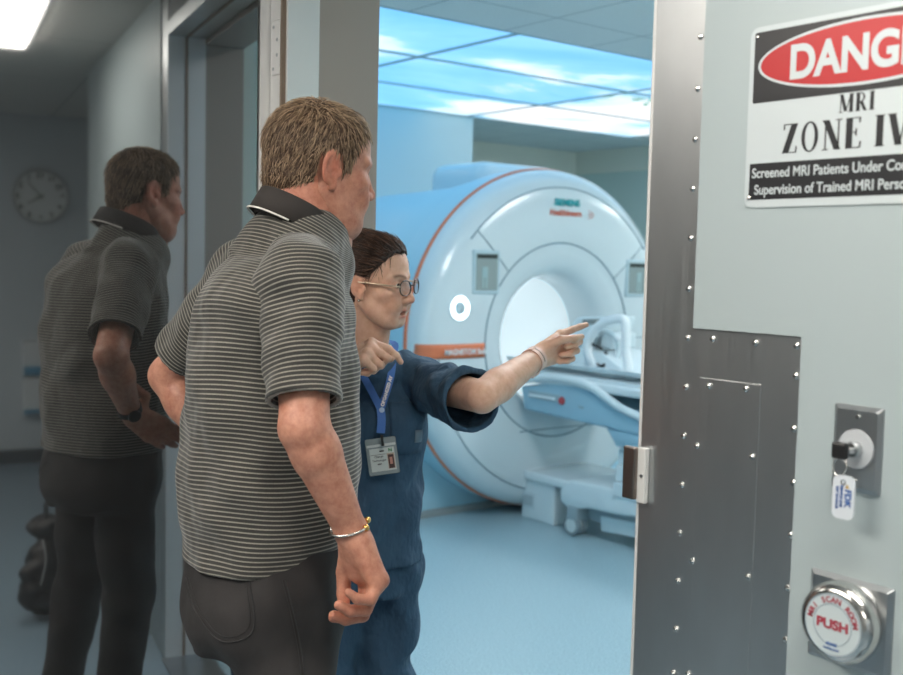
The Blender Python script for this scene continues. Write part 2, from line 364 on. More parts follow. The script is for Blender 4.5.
def hand(f, Wp, F, Nn, right, curls, thumb, sc=1, th=1, spread=.10):
    F = np.asarray(F, float); F /= np.linalg.norm(F); Nn = np.asarray(Nn, float); Nn = Nn-F*(Nn@F); Nn /= np.linalg.norm(Nn)
    T = np.cross(F, Nn) if right else np.cross(Nn, F); r = .0092*th*sc
    offs = (.030, .0105, -.0095, -.028); mc = (.088, .090, .084, .077); ph = ((.043, .026, .021), (.047, .029, .022), (.043, .027, .021), (.034, .021, .019)); rr = (1, 1.02, .97, .86)
    Wp = np.asarray(Wp, float); tips = []
    for i in range(4):
        M0 = Wp+sc*(F*mc[i]+T*offs[i]); b0 = Wp+sc*(F*.012+T*offs[i]*.55)
        f.cone(b0, M0, r*1.55, r*1.28*rr[i], .012*sc); q = M0; ang = 0; sd = spread*(1.2-i*.8)
        f.cone(M0-Nn*-.002*sc, M0, r*1.2, r*1.2, .006)
        for j in range(3):
            ang += R(curls[i][j]); d = (F*math.cos(ang)+Nn*math.sin(ang))+T*sd*max(math.cos(ang), 0)*.5; d /= np.linalg.norm(d)
            q2 = q+d*ph[i][j]*sc; ra, rb = r*rr[i]*(1.08, .97, .88)[j], r*rr[i]*(1.0, .9, .74)[j]
            f.cone(q, q2, ra, rb, .0035 if j else .006); q = q2
        tips.append((q, d))
    c = Wp+sc*(F*.02+T*.018+Nn*.008); f.cone(Wp+sc*F*.015, Wp+sc*(F*.06+T*.016+Nn*.009), .017*sc*th, .016*sc*th, .014)
    f.cone(Wp+sc*F*.02-T*.012*sc, Wp+sc*(F*.065-T*.02*sc+Nn*.007), .015*sc*th, .013*sc*th, .014)
    q = c; L = (.043, .034, .028); rt = (1.5, 1.15, 1.05, .82)
    for j in range(3):
        a = np.array(thumb[j], float); d = F*a[0]+T*a[1]+Nn*a[2]; d /= np.linalg.norm(d); q2 = q+d*L[j]*sc
        f.cone(q, q2, r*rt[j], r*rt[j+1], .012 if j == 0 else .004); q = q2
    tips.append((q, d)); return tips, T
def place(vs, M, c, s): return (vs*s) @ M.T + np.asarray(c)
def hair_obj(name, g, M, c, s, mt, parent):
    """cap following the skull plus thousands of combed strands, all one hair mesh"""
    f = Field((-.115, -.16, -.12), (.115, .12, .165), .0035); w = g == 'w'; t = .0085 if w else .0045
    f.ell((0, -.016, .042), (.0765+t, .096+t, .084+t), .02).ell((0, .03, .048), (.066+t*.7, .054+t*.8, .062+t), .03)
    if w: f.ell((0, -.112, .075), (.038, .03, .036), .015).ell((0, -.05, .10), (.055, .05, .036), .03)
    f.cone((0, -.045, -.03), (0, -.04, -.065), .058+t*.6, .05+t*.2, .03)
    X, Y, Z = f.ax[0][:, None, None], f.ax[1][None, :, None], f.ax[2][None, None, :]
    # hairline: forehead, temples, sideburns, around the ear, nape
    if w:
        line = .036+np.clip((Y-.015)/.055, 0, 1)*.058-np.clip((np.abs(X)-.03)/.04, 0, 1)*.010
        keep = Z+.004*np.sin(X*310+Y*170)*np.sin(Y*260)-np.where(Y > .012, line, np.where(Y > -.022, .026+0*Y, -.078+np.clip((Y+.06)/.05, 0, 1)*.04))
    else:
        fr = np.where(np.abs(X) > .045, .03+(Y-.02)*1.1, .086+np.clip((Y-.045)/.03, 0, 1)*.02+np.clip((np.abs(X)-.02)/.03, 0, 1)*(-.03+(Y-.02)*.6)+0*Y)
        front = np.where(Y > .036, fr, -.016+0*X*Y)
        keep = Z-np.where(Y > .016, front, np.where(Y > -.028, .030+0*Y, -.062+np.clip((Y+.07)/.04, 0, 1)*.012+0*Y))
    sh = -keep+0*(X+Y+Z); sh = sh*.7; f.D = np.maximum(f.D, sh.astype(np.float32)); vs, fs = f.mesh(); vs = relax(vs, fs, 3)
    # strands
    tri = vs[fs]; cen = tri.mean(1); nrm = np.cross(tri[:, 2]-tri[:, 0], tri[:, 3]-tri[:, 1]); ar = np.linalg.norm(nrm, axis=1); nrm /= ar[:, None]+1e-12
    out = ((cen-V(0, -.01, .03))*nrm).sum(1); nrm[out < 0] *= -1
    ok = (np.abs(((cen-V(0, -.016, .042))/V(.0765+t, .096+t, .084+t))) ** 2).sum(1) > .55; ar = ar*ok
    n = 7000 if w else 7500; pick = RNG.choice(len(cen), n, p=ar/ar.sum()); P0 = cen[pick]+RNG.normal(0, .0015, (n, 3)); n0 = nrm[pick]
    if w: flow = V(0, -.11, .06)-P0; flow = flow/np.linalg.norm(flow, axis=1)[:, None]; ln = RNG.uniform(.02, .05, n); lift = .16
    else:
        k = np.clip((P0[:, 1]+.03)/.08, 0, 1)[:, None]; flow = (1-k)*V(0, -.35, -1)+k*V(0, .55, -.75)+np.where(P0[:, 2:3] > .09, V(-.5, .55, 0), 0); flow = flow/np.linalg.norm(flow, axis=1)[:, None]; ln = RNG.uniform(.014, .028, n); lift = .32
    flow += RNG.normal(0, .18 if not w else .07, (n, 3)); tg = flow-n0*(flow*n0).sum(1)[:, None]; tg /= np.linalg.norm(tg, axis=1)[:, None]+1e-9
    rows = []; q = P0-n0*.001; d = tg+n0*lift; cc = V(0, -.012, .03)
    for k in range(4):
        rows.append(q.copy()); q = q+d*(ln/3)[:, None]; rad = q-cc; rad /= np.linalg.norm(rad, axis=1)[:, None]; d = d-rad*(d*rad).sum(1)[:, None]*(1.0 if w else .75)+RNG.normal(0, .05, (n, 3)); d /= np.linalg.norm(d, axis=1)[:, None]
    side = np.cross(tg, n0); wd = (.0009 if w else .0008)*RNG.uniform(.7, 1.3, n); SV = []
    for k, row in enumerate(rows):
        ww = (wd*(1, .95, .7, .15)[k])[:, None]; SV += [row-side*ww, row+side*ww, row+n0*ww]
    SV = np.stack(SV, 1).reshape(-1, 3); base = np.arange(n)[:, None]*12; F = []
    for k in range(3):
        for j in range(3): F.append(np.concatenate([base+k*3+j, base+k*3+(j+1) % 3, base+k*3+3+(j+1) % 3, base+k*3+3+j], 1))
    F = np.concatenate(F); V_, F_ = joinm([(vs, fs), (SV, F)])
    side_grey = lambda p: np.clip(.38+.45*np.clip((p[:, 1]-.0)/.05, 0, 1)*np.clip((.06-p[:, 2])/.06, 0, 1)+.2*np.clip((p[:, 2]-.06)/.06, 0, 1), 0, 1)
    hv0 = np.full(len(vs), .12); hvs = np.clip((side_grey(P0) if not w else .3)+RNG.normal(0, .28, n), 0, 1)
    o = mk(name, place(V_, M, c, s), F_, mt, parent); attr(o, 'hv', np.concatenate([hv0, np.repeat(hvs, 12)])); return o
def waves(n, lo, hi, seed, vert=1):
    r = np.random.default_rng(seed); out = []
    for _ in range(n):
        d = r.normal(size=3); d[2] *= vert; d /= np.linalg.norm(d); k = 2*PI/r.uniform(lo, hi); out.append((*(d*k), r.uniform(0, 6.28), r.uniform(.4, 1)))
    return out
def hit(bvh, x, y, org, off=.0015):
    """point of a garment's surface under a line of sight, pushed out along the normal"""
    d = Vector(W(x, y, 1)-CAM).normalized(); p, nn, i, dist = bvh.ray_cast(Vector(CAM-org), d)
    if p is None: return None, None
    if nn.dot(d) > 0: nn = -nn
    return np.array(p)+org+np.array(nn)*off, np.array(nn)
def bvh_of(o): return BVHTree.FromPolygons([v.co for v in o.data.vertices], [tuple(p.vertices) for p in o.data.polygons])

# ============================================================ PERSON 1: man in striped polo
def ringband(cfun, prof, n=48, a0=0, a1=2*PI):
    """sweep closed profile (outward, up) round a loop; cfun(t)->(point, outward dir)"""
    vs, fs = [], []; P = len(prof); full = abs(a1-a0-2*PI) < 1e-6; K = n if full else n+1
    for k in range(K):
        c, o, u = cfun(a0+(a1-a0)*k/n); vs += [c+o*a+u*b for a, b in prof]
    for k in range(n):
        j = (k+1) % K
        for i in range(P): i2 = (i+1) % P; fs.append((k*P+i, k*P+i2, j*P+i2, j*P+i))
    if not full: fs.append(tuple(range(P))[::-1]); fs.append(tuple((K-1)*P+i for i in range(P)))
    return vs, fs
def build_man():
    root = empty('person', (-.66, -.31, 0), 'older man with greying hair, striped grey polo shirt and charcoal jeans, left hand on hip', 'person')
    TR = R(-22); cr, sr = math.cos(TR), math.sin(TR)
    HC = W(320, 170, 2.10); HM = basis(R(-10), R(-9), R(2)); HS = 1.03
    shR = W(301, 284, 1.89); elR = W(305, 428, 1.80); wrR = W(352, 533, 1.85)
    shL = V(-.85, -.275, 1.455); elL = V(-1.065, -.355, 1.235); wrL = V(-.945, -.285, 1.065)
    parts = []
    vs, fs = head_field('m').mesh(); vs = relax(vs, fs, 1); tint = [head_tint(vs, 'm')]; parts.append((place(vs, HM, HC, HS), fs))
    # neck, shoulders and trunk (mostly under the shirt)
    f = Field((-.98, -.56, .8), (-.34, -.02, 1.72), .006)
    nb = W(294, 240, 2.08); nt = HC+HM@V(0, -.028, -.045)*HS
    f.cone(nb, nt, .072, .066, .03).cone(HC+HM@V(0, .016, -.068)*HS, nb+V(.01, .07, .0), .042, .05, .04)
    f.cone(nb-V(0, 0, .035), shR+V(0, 0, -.03), .042, .04, .01).cone(nb-V(0, 0, .035), shL+V(0, 0, -.03), .042, .04, .01)
    f.stack([(.9, -.665, -.32, .17, .135), (1.1, -.663, -.31, .17, .14), (1.3, -.663, -.308, .17, .135), (1.45, -.665, -.308, .14, .10)], TR, .04)
    vs, fs = f.mesh(); parts.append((relax(vs, fs, 2), fs)); t = np.ones((len(vs), 3))
    zz = np.clip((vs[:, 2]-1.5)/.1, 0, 1)[:, None]; t = t*(1-zz)+zz*np.array((1, .88, .84)); tint.append(t)
    # right arm and hand, hanging
    F_ = (W(378, 590, 1.86)-wrR); Nh = -C_R*.85-C_F*.5
    f = Field(np.min([shR, elR, wrR], 0)-.12-V(0, 0, .13), np.max([shR, elR, wrR], 0)+.12, .0028)
    f.cone(shR, elR, .052, .042, .006).cone(elR, elR+(wrR-elR)*.25, .0425, .044, .004).cone(elR+(wrR-elR)*.2, wrR, .044, .0265, .006)
    f.cone(elR-C_R*.004, elR-C_R*.006, .036, .034, .02)
    f.cone(wrR, wrR+F_*.25, .027, .026, .015)
    hand(f, wrR+F_/np.linalg.norm(F_)*.004, F_, Nh, True, ((45, 52, 25), (50, 58, 28), (55, 60, 30), (60, 62, 30)), ((.75, .5, .35), (.9, .1, .4), (.85, -.1, .5)), 1.12, 1.15, .05)
    vs, fs = f.mesh(); parts.append((relax(vs, fs, 1, .4), fs)); t = np.ones((len(vs), 3)); k = np.clip((.96-vs[:, 2])/.12, 0, 1)[:, None]; tint.append(t*(1-k)+k*np.array((1, .84, .8)))
    # left arm, hand on hip
    f = Field(np.min([shL, elL, wrL], 0)-.13, np.max([shL, elL, wrL], 0)+.13, .0028)
    f.cone(shL, elL, .052, .042, .006).cone(elL, elL+(wrL-elL)*.35, .042, .044, .012).cone(elL+(wrL-elL)*.3, wrL, .044, .0275, .012)
    hand(f, wrL, V(.03, .80, -.60), V(1, .1, .1), False, ((8, 14, 8), (10, 18, 10), (14, 22, 10), (16, 26, 12)), ((-.35, .85, -.1), (-1, .1, -.1), (-1, -.05, 0)), 1.05, 1.12, .1)
    vs, fs = f.mesh(); parts.append((relax(vs, fs, 1, .4), fs)); tint.append(np.ones((len(vs), 3)))
    bv, bf = joinm(parts); body = mk('body', bv, bf, M_SKM, root); attrc(body, 'tint', np.concatenate(tint))
    for s in (-1, 1):
        q = HC+HM@V(s*.032, .0735, .0115)*HS; bm = bmesh.new(); bmesh.ops.create_uvsphere(bm, u_segments=20, v_segments=12, radius=.0132, matrix=Matrix.Translation(Vector(q))); e = frommesh('eye', bm, M_WHITEEYE, body, True)
        rv('iris', [(.0001, .0132), (.006, .0122), (.0061, .011)], q, HM@V(0, 1, 0), M_IRIS, e, 16)
    hair_obj('hair', 'm', HM, HC, HS, M_HM, body)
    # ---- polo shirt
    f = Field((-.99, -.60, .85), (-.36, -.03, 1.60), .0045)
    f.stack([(.86, -.672, -.326, .184, .150), (.93, -.674, -.323, .190, .159), (1.02, -.672, -.317, .195, .167), (1.12, -.671, -.313, .197, .170), (1.25, -.670, -.311, .197, .164), (1.36, -.668, -.311, .196, .155), (1.42, -.662, -.310, .186, .146), (1.465, -.662, -.308, .15, .115), (1.50, -.662, -.306, .10, .08)], TR, .06, 2.25)
    f.cone(nb+V(0, .0, -.012), shR+V(-.012, .0, -.012), .064, .064, .05).cone(nb+V(0, .0, -.005), shL+V(.012, 0, -.008), .070, .068, .07).cone(nb, nb+V(0, .06, -.05), .07, .07, .05)
    f.ripple(.0026, waves(9, .08, .2, 3, 1.6))
    f.cone(nb+V(0, 0, .07), nb+V(0, .04, -.0), .062, .064, .006, 's')
    f.half((0, 0, .928), (0, 0, -1))
    f.cone(W(296, 550, 1.85), W(304, 590, 1.85), .003, .020, .0, 's'); vs, fs = f.mesh(); vs = relax(vs, fs, 1)
    shirt = mk('polo_shirt', vs, fs, M_POLO, body)
    up = np.clip((vs[:, 2]-1.38)/.14, 0, 1); attr(shirt, 'stripe', vs[:, 2]+up*.55*(vs[:, 1]+.47)+.003*np.sin(vs[:, 0]*22+vs[:, 1]*17))
    for nm, sh, el, hem, ra, rb in (('right', shR, elR, .82, .074, .064), ('left', shL, elL, .80, .076, .070)):
        ax = (el-sh)/np.linalg.norm(el-sh); L = np.linalg.norm(el-sh)*hem; e = sh+ax*L
        f = Field(np.minimum(sh, e)-.13, np.maximum(sh, e)+.13, .004)
        f.cone(sh, e+ax*.05, ra, rb, .01).cone(sh, nb*.35+sh*.65, .074, .066, .03); f.ripple(.0022, waves(7, .06, .16, 8, 1)); f.half(e, ax)
        f.cone(e-ax*.07, e+ax*.06, rb-.012, rb-.007, .002, 's')
        vs, fs = f.mesh(); vs = relax(vs, fs, 1); sl = mk('sleeve', vs, fs, M_POLO, shirt); st = (vs-sh)@ax; attr(sl, 'stripe', st+.002*np.sin(vs[:, 1]*30))
        th = np.linspace(0, 2*PI, 40, endpoint=False); u, v, _ = frame_of(ax)
    # collar: stand and fall around the neck, white piping along the back
    cc = nb+V(.0, .004, .045); tilt = R(-24)
    ft = V(0, math.cos(tilt), math.sin(tilt)); rt = V(cr, sr, 0)*.6+V(.4, 0, 0); rt /= np.linalg.norm(rt); nz = np.cross(rt, ft); nz /= np.linalg.norm(nz)
    def cf(t, rr=.076, ry=.084):
        o = rt*math.cos(t)+ft*math.sin(t); drop = -.018*max(0, math.sin(t))**2; return cc+rt*rr*math.cos(t)+ft*ry*math.sin(t)+nz*drop, o, nz
    vs, fs = ringband(cf, [(0, .02), (.004, .023), (.007, .02), (.0095, .004), (.0125, -.024), (.0085, -.0255), (.004, -.004), (-.001, -.03), (-.004, -.03)], 56, R(102), R(438))
    col = mk('collar', vs, fs, M_COL, shirt)
    ln = []
    for k in range(40):
        t = R(205+135*k/39); c, o, u = cf(t); ln.append(c+o*.0145-u*.0262)
    tb('collar_piping', ln, .0021, M_PIPE, col, 6, label='thin white piping')
    # side seams of the sleeves and hem line
    B = bvh_of(shirt); org = np.array(origin(shirt))
    # ---- jeans with hips, two legs, pocket, stitching
    hipR, hipL = V(-.570, -.350, .86), V(-.745, -.275, .86); knR, knL = V(-.47, -.36, .47), V(-.69, -.25, .47); anR, anL = V(-.42, -.42, .10), V(-.68, -.29, .10)
    f = Field((-.95, -.58, .0), (-.36, .02, 1.0), .006)
    f.stack([(.98, -.664, -.315, .18, .15), (.9, -.664, -.322, .184, .156), (.82, -.664, -.325, .182, .155), (.77, -.664, -.32, .165, .135)], TR, .04, 2.3)
    for hp, kn, an in ((hipR, knR, anR), (hipL, knL, anL)):
        f.cone(hp, kn, .098, .075, .03).cone(kn, an, .073, .062, .02).cone(an, an-V(0, 0, .05), .063, .064, .02)
    f.ell((-.60, -.42, .84), (.08, .055, .09), .05).ell((-.74, -.37, .84), (.075, .055, .09), .05)
    f.ripple(.0028, waves(8, .06, .18, 5, 1)); f.half((0, 0, .055), (0, 0, -1)); vs, fs = f.mesh(); vs = relax(vs, fs, 1)
    jeans = mk('jeans', vs, fs, M_JEAN, body); B = bvh_of(jeans); org = np.array(origin(jeans))
    def seam(pts, r=.0014, name='seam', n=14):
        out = []
        for x, y in spline([V(*q, 0) for q in pts], n)[:, :2] if False else [q[:2] for q in spline([V(*q, 0) for q in pts], n)]:
            h, _ = hit(B, x, y, org, .0006)
            if h is not None: out.append(h)
        if len(out) > 2: tb(name, out, r, M_STITCH, jeans, 5)
    seam([(186, 578), (196, 612), (222, 641), (253, 630), (249, 578)], .0016, 'pocket_seam'); seam([(189, 578), (199, 610), (223, 636), (249, 626), (245, 578)], .0008, 'pocket_seam')
    seam([(285, 580), (294, 615), (301, 650), (304, 674)], .0015, 'side_seam')
    seam([(282, 580), (291, 615), (298, 650), (301, 674)], .0008, 'side_seam')
    # ---- shoes
    for an, yw in ((anR, -10), (anL, 8)):
        d = V(-math.sin(R(yw)), math.cos(R(yw)), 0); f = Field(an-V(.12, .16, .1), an+V(.12, .26, .08), .005)
        f.ell(an+d*.02+V(0, 0, -.045), (.05, .09, .055), .02).cone(an-d*.03+V(0, 0, -.06), an+d*.15+V(0, 0, -.068), .042, .038, .03).cone(an, an-V(0, 0, .04), .048, .05, .02); f.half((0, 0, .022), (0, 0, -1))
        vs, fs = f.mesh(); sh = mk('shoe', relax(vs, fs, 1), fs, mat('brown shoe leather', (.06, .035, .02), .5), body)
        f = Field(an-V(.12, .16, .12), an+V(.12, .26, .0), .005); f.cone(an-d*.03+V(0, 0, -.08), an+d*.155+V(0, 0, -.08), .048, .044, .01); f.half((0, 0, .026), (0, 0, 1)); f.half((0, 0, .001), (0, 0, -1)); vs, fs = f.mesh(); mk('shoe_sole', vs, fs, M_BLACK, sh)
    # ---- bangle with gold balls on the right wrist, watch on the left
    ax = (wrR-elR); ax /= np.linalg.norm(ax); c = wrR-ax*.012; ring = []
    u = -C_R-ax*(-C_R@ax); u /= np.linalg.norm(u); v = np.cross(ax, u)
    for k in range(30):
        t = R(28+304*k/29); ring.append(c+(-u*math.cos(t))*.0345+v*math.sin(t)*.0335+ax*.006*math.cos(t*1))
    br = tb('bangle', ring, .0026, M_SILV, None, 8); setp(br, 'thin silver bangle with two gold balls on the right wrist of the man in front', 'bracelet')
    for q in (ring[0], ring[-1]):
        bm = bmesh.new(); bmesh.ops.create_uvsphere(bm, u_segments=16, v_segments=10, radius=.0062, matrix=Matrix.Translation(Vector(q))); frommesh('gold_ball', bm, M_GOLD, br, True, label='gold ball')
    ax = (wrL-elL); ax /= np.linalg.norm(ax); c = wrL-ax*.018; u, v, _ = frame_of(ax)
    wt = rv('wrist_watch', [(.0315, -.009), (.034, -.009), (.034, .009), (.0315, .009), (.0315, -.009)], c, ax, M_BLACK, None, 32, False); setp(wt, 'black watch on the left wrist of the man in front, hand on hip', 'watch')
    o = V(-1, -.1, .35); o -= ax*(o@ax); o /= np.linalg.norm(o)
    wc = rv('watch_case', [(.0001, 0), (.017, 0), (.018, .002), (.018, .008), (.016, .010), (.0001, .010)], c+o*.031, o, mat('dark steel', (.08, .08, .085), .3, 1), wt, 28); rv('watch_face', [(.0001, 0), (.015, 0), (.015, .0008), (.0001, .0008)], c+o*.0412, o, M_BLACK, wc, 24)
    return root

# ============================================================ PERSON 2: woman in navy scrubs
def build_woman():
    HC = W(374, 284, 2.50); HM = basis(R(-22-37.9), R(-6), R(4)); HS = .885
    TC = W(362, 430, 2.60); TR = R(-72-37.9)
    root = empty('person', (TC[0], TC[1], 0), 'dark haired woman in navy scrubs and glasses pointing with her outstretched arm', 'person')
    fx = V(-math.sin(TR), math.cos(TR), 0); rx = V(math.cos(TR), math.sin(TR), 0)      # forward, her right
    shL = W(424, 382, 2.58); shR = W(310, 386, 2.56); nb = (shL+shR)/2+V(0, 0, .045)-fx*.01
    nb = W(366, 356, 2.59)
    elL = W(482, 397, 2.30); wrL = W(538, 357, 2.48); elR = W(322, 425, 2.36); wrR = W(340, 366, 2.34)
    parts = []
    vs, fs = head_field('w').mesh(); vs = relax(vs, fs, 1); tint = [head_tint(vs, 'w')]; parts.append((place(vs, HM, HC, HS), fs))
    lo = np.min([shL, shR, TC-V(.2, .2, 0)], 0)-.12; hi = np.max([shL, shR, TC+V(.2, .2, 0)], 0)+.12; lo[2] = .72; hi[2] = HC[2]+.02
    f = Field(lo, hi, .005); nt = HC+HM@V(0, -.022, -.05)*HS
    f.cone(nb, nt, .054, .05, .03).cone(nb-V(0, 0, .035), shL+V(0, 0, -.03), .038, .036, .01).cone(nb-V(0, 0, .035), shR+V(0, 0, -.03), .038, .036, .01)
    f.cone(nb+fx*.055-V(0, 0, .05), HC+HM@V(0, .02, -.085)*HS, .03, .032, .03)
    T0 = TC[:2]
    f.stack([(.8, *T0, .14, .1), (.95, *T0, .125, .09), (1.1, *T0, .135, .095), (1.18, *T0, .12, .07)], TR, .04)
    vs, fs = f.mesh(); parts.append((relax(vs, fs, 2), fs)); tint.append(np.ones((len(vs), 3)))
    # left arm, pointing
    F_ = (C_R*.68+C_F*.66+C_U*.28)*.08; f = Field(np.min([shL, elL, wrL, wrL+F_], 0)-.12, np.max([shL, elL, wrL, wrL+F_], 0)+.14, .0024)
    f.cone(shL, elL, .046, .0355, .006).cone(elL, elL+(wrL-elL)*.3, .036, .0385, .004).cone(elL+(wrL-elL)*.25, wrL, .0385, .0245, .006).cone(wrL, wrL+F_*.2, .0245, .024, .01)
    Nh = -C_F*.75+C_R*.6-C_U*.1; Fd = F_/np.linalg.norm(F_)
    tipsL, TL = hand(f, wrL+Fd*.004, Fd-.0*Nh, Nh, False, ((6, 6, 4), (72, 92, 50), (78, 95, 52), (80, 95, 52)), ((.5, .35, .75), (.85, -.15, .45), (.98, -.1, .05)), .96, .98, .02)
    vs, fs = f.mesh(); parts.append((relax(vs, fs, 1, .4), fs)); tint.append(np.ones((len(vs), 3)))
    # right arm, pinched fingers
    f = Field(np.min([shR, elR, wrR], 0)-.1, np.max([shR, elR, wrR+C_R*.08], 0)+.11, .0026)
    f.cone(shR, elR, .045, .038, .006).cone(elR, elR+(wrR-elR)*.4, .037, .037, .012).cone(elR+(wrR-elR)*.35, wrR, .037, .025, .012)
    hand(f, wrR, C_R*.80-C_F*.42+C_U*.42, C_F*.55-C_U*.75, True, ((56, 26, 16), (72, 85, 45), (80, 88, 45), (82, 88, 45)), ((.75, .25, .7), (.9, -.1, .55), (.95, -.2, .1)), .94, .98, .05)
    vs, fs = f.mesh(); parts.append((relax(vs, fs, 1, .4), fs)); tint.append(np.ones((len(vs), 3)))
    bv, bf = joinm(parts); body = mk('body', bv, bf, M_SKW, root); attrc(body, 'tint', np.concatenate(tint))
    for s in (-1, 1):
        q = HC+HM@V(s*.032, .0735, .0115)*HS; bm = bmesh.new(); bmesh.ops.create_uvsphere(bm, u_segments=20, v_segments=12, radius=.0132*HS, matrix=Matrix.Translation(Vector(q))); e = frommesh('eye', bm, M_WHITEEYE, body, True)
        rv('iris', [(.0001, .0134), (.0058, .0123), (.0059, .0105)], q, HM@(V(0, 1, -.12)), M_IRIS, e, 16)
    hr = hair_obj('hair', 'w', HM, HC, HS, M_HW, body)
    # ---- scrub top
    f = Field(lo-.03, hi+.03, .0045); f.D[:] = .2
    f.stack([(.74, *T0, .150, .122), (.85, *T0, .150, .118), (.95, *T0, .146, .117), (1.05, *T0, .152, .122), (1.12, *(T0+fx[:2]*.006), .156, .122), (1.18, *T0, .145, .100), (1.215, *T0, .11, .075)], TR, .025, 2.4)
    f.cone(nb-V(0, 0, .012), shL+V(0, 0, -.008), .056, .052, .02).cone(nb-V(0, 0, .012), shR+V(0, 0, -.008), .056, .052, .02)
    f.ell(TC*V(1, 1, 0)+fx*.075+rx*.07+V(0, 0, 1.10), (.055, .055, .06), .04).ell(TC*V(1, 1, 0)+fx*.075-rx*.07+V(0, 0, 1.10), (.055, .055, .06), .04)
    f.ell(nb+fx*.035-V(0, 0, .035), (.075, .075, .045), .03)
    f.ripple(.0022, waves(12, .06, .18, 21, .7)); 
    f.cone(nb+V(0, 0, .10), nb+V(0, 0, .045), .055, .05, .004, 's').cone(nb+fx*.07+V(0, 0, .02), nb+fx*.10-V(0, 0, .03), .026, .006, .004, 's')
    f.half((0, 0, .765), (0, 0, -1)); vs, fs = f.mesh(); top = mk('scrub_top', relax(vs, fs, 1), fs, M_SCRUB, body)
    # V-neck edging
    BV = bvh_of(top); og = np.array(origin(top))
    def press(p, d, off=.002):
        """slide a point along d until it lies on the shirt"""
        h = BV.ray_cast(Vector(p-d*.35-og), Vector(d)); return (np.array(h[0])+og-d*off) if h[0] is not None else None
    for sh, el, hm, ra, rb in ((shL, elL, .84, .060, .074), (shR, elR, .72, .062, .070)):
        ax = (el-sh)/np.linalg.norm(el-sh); e = sh+ax*np.linalg.norm(el-sh)*hm; f = Field(np.minimum(sh, e)-.13, np.maximum(sh, e)+.13, .004)
        f.cone(sh-V(0, 0, .004), e+ax*.05-V(0, 0, .016), ra, rb, .01).cone(sh, nb*.35+sh*.65, .056, .052, .02); f.ripple(.0018, waves(9, .05, .14, 31, 1)); f.half(e, ax); f.cone(e-ax*.08-V(0, 0, .012), e+ax*.06-V(0, 0, .016), rb-.02, rb-.009, .002, 's')
        vs, fs = f.mesh(); mk('sleeve', relax(vs, fs, 1), fs, M_SCRUB, top)
    # chest pocket with label
    bk = -fx
    def patch(name, corners, th, mt, parent, nx=10, ny=10):
        """patch lying on the shirt front; corners in (right-left, z) shirt coordinates"""
        g0, g1 = [], []; (x0, z1), (x1, z0) = corners
        for j in range(ny+1):
            for i in range(nx+1):
                p = V(*T0, 0)+rx*(x0+(x1-x0)*i/nx)+V(0, 0, z1+(z0-z1)*j/ny); q = press(p+fx*0, bk if False else -fx, .001)
                h = BV.ray_cast(Vector(p+fx*.35-og), Vector(-fx)); q = np.array(h[0])+og if h[0] is not None else p+fx*.12
                g0.append(q-fx*.001); g1.append(q+fx*th)
        n = nx+1; vs = g0+g1; o = len(g0); fs = []
        for j in range(ny):
            for i in range(nx): a = j*n+i; fs.append((o+a, o+a+1, o+a+n+1, o+a+n)); fs.append((a, a+n, a+n+1, a+1))
        bd = [i for i in range(n)]+[j*n+nx for j in range(1, ny+1)]+[ny*n+i for i in range(nx-1, -1, -1)]+[j*n for j in range(ny-1, 0, -1)]
        for a, b in zip(bd, bd[1:]+bd[:1]): fs.append((a, b, o+b, o+a))
        return mk(name, vs, fs, mt, parent)
    pk = patch('chest_pocket', ((-.035, 1.165), (-.125, 1.04)), .004, M_SCRUB, top); patch('pocket_label', ((-.098, 1.10), (-.118, 1.07)), .006, mat('grey woven label', (.14, .2, .26), .8), pk, 4, 4)
    # ---- scrub trousers and shoes
    hR, hL = V(*T0, .76)+rx*.075, V(*T0, .76)-rx*.075
    f = Field(np.append(T0, 0)-V(.3, .3, 0), np.append(T0, 0)+V(.3, .3, 1.0), .006)
    f.stack([(.88, *T0, .125, .1), (.8, *T0, .135, .108), (.70, *T0, .135, .108)], TR, .03, 2.3)
    for hp in (hR, hL): f.cone(hp, hp*V(1, 1, 0)+V(0, 0, .42), .080, .066, .03).cone(hp*V(1, 1, 0)+V(0, 0, .45), hp*V(1, 1, 0)+V(0, 0, .07), .07, .068, .02)
    f.ripple(.0035, waves(8, .06, .16, 15, .6)); f.half((0, 0, .05), (0, 0, -1)); vs, fs = f.mesh(); mk('scrub_trousers', relax(vs, fs, 1), fs, M_SCRUB, body)
    for hp in (hR, hL):
        an = hp*V(1, 1, 0)+V(0, 0, .08); f = Field(an-V(.22, .22, .08), an+V(.22, .22, .06), .005); f.cone(an-fx*.03-V(0, 0, .045), an+fx*.13-V(0, 0, .052), .036, .032, .03).cone(an, an-V(0, 0, .03), .04, .042, .02); f.half((0, 0, .002), (0, 0, -1)); vs, fs = f.mesh(); mk('shoe', relax(vs, fs, 1), fs, mat('dark trainers', (.02, .025, .035), .6), body)
    # ---- glasses
    gl = empty('glasses', HC+HM@V(0, .1, .01)*HS, 'thin dark framed glasses with pale temple arms on the woman in scrubs', 'glasses'); MF = mat('dark glasses frame', (.03, .025, .022), .25); MG = bpy.data.materials.new('lens glass'); MG.use_nodes = True
    nt_ = MG.node_tree; nt_.nodes.clear(); o_ = nt_.nodes.new('ShaderNodeOutputMaterial'); mx = nt_.nodes.new('ShaderNodeMixShader'); t_ = nt_.nodes.new('ShaderNodeBsdfTransparent'); g_ = nt_.nodes.new('ShaderNodeBsdfGlossy'); g_.inputs['Roughness'].default_value = .03; t_.inputs['Color'].default_value = (.95, .95, .97, 1); mx.inputs[0].default_value = .045
    nt_.links.new(t_.outputs[0], mx.inputs[1]); nt_.links.new(g_.outputs[0], mx.inputs[2]); nt_.links.new(mx.outputs[0], o_.inputs[0])
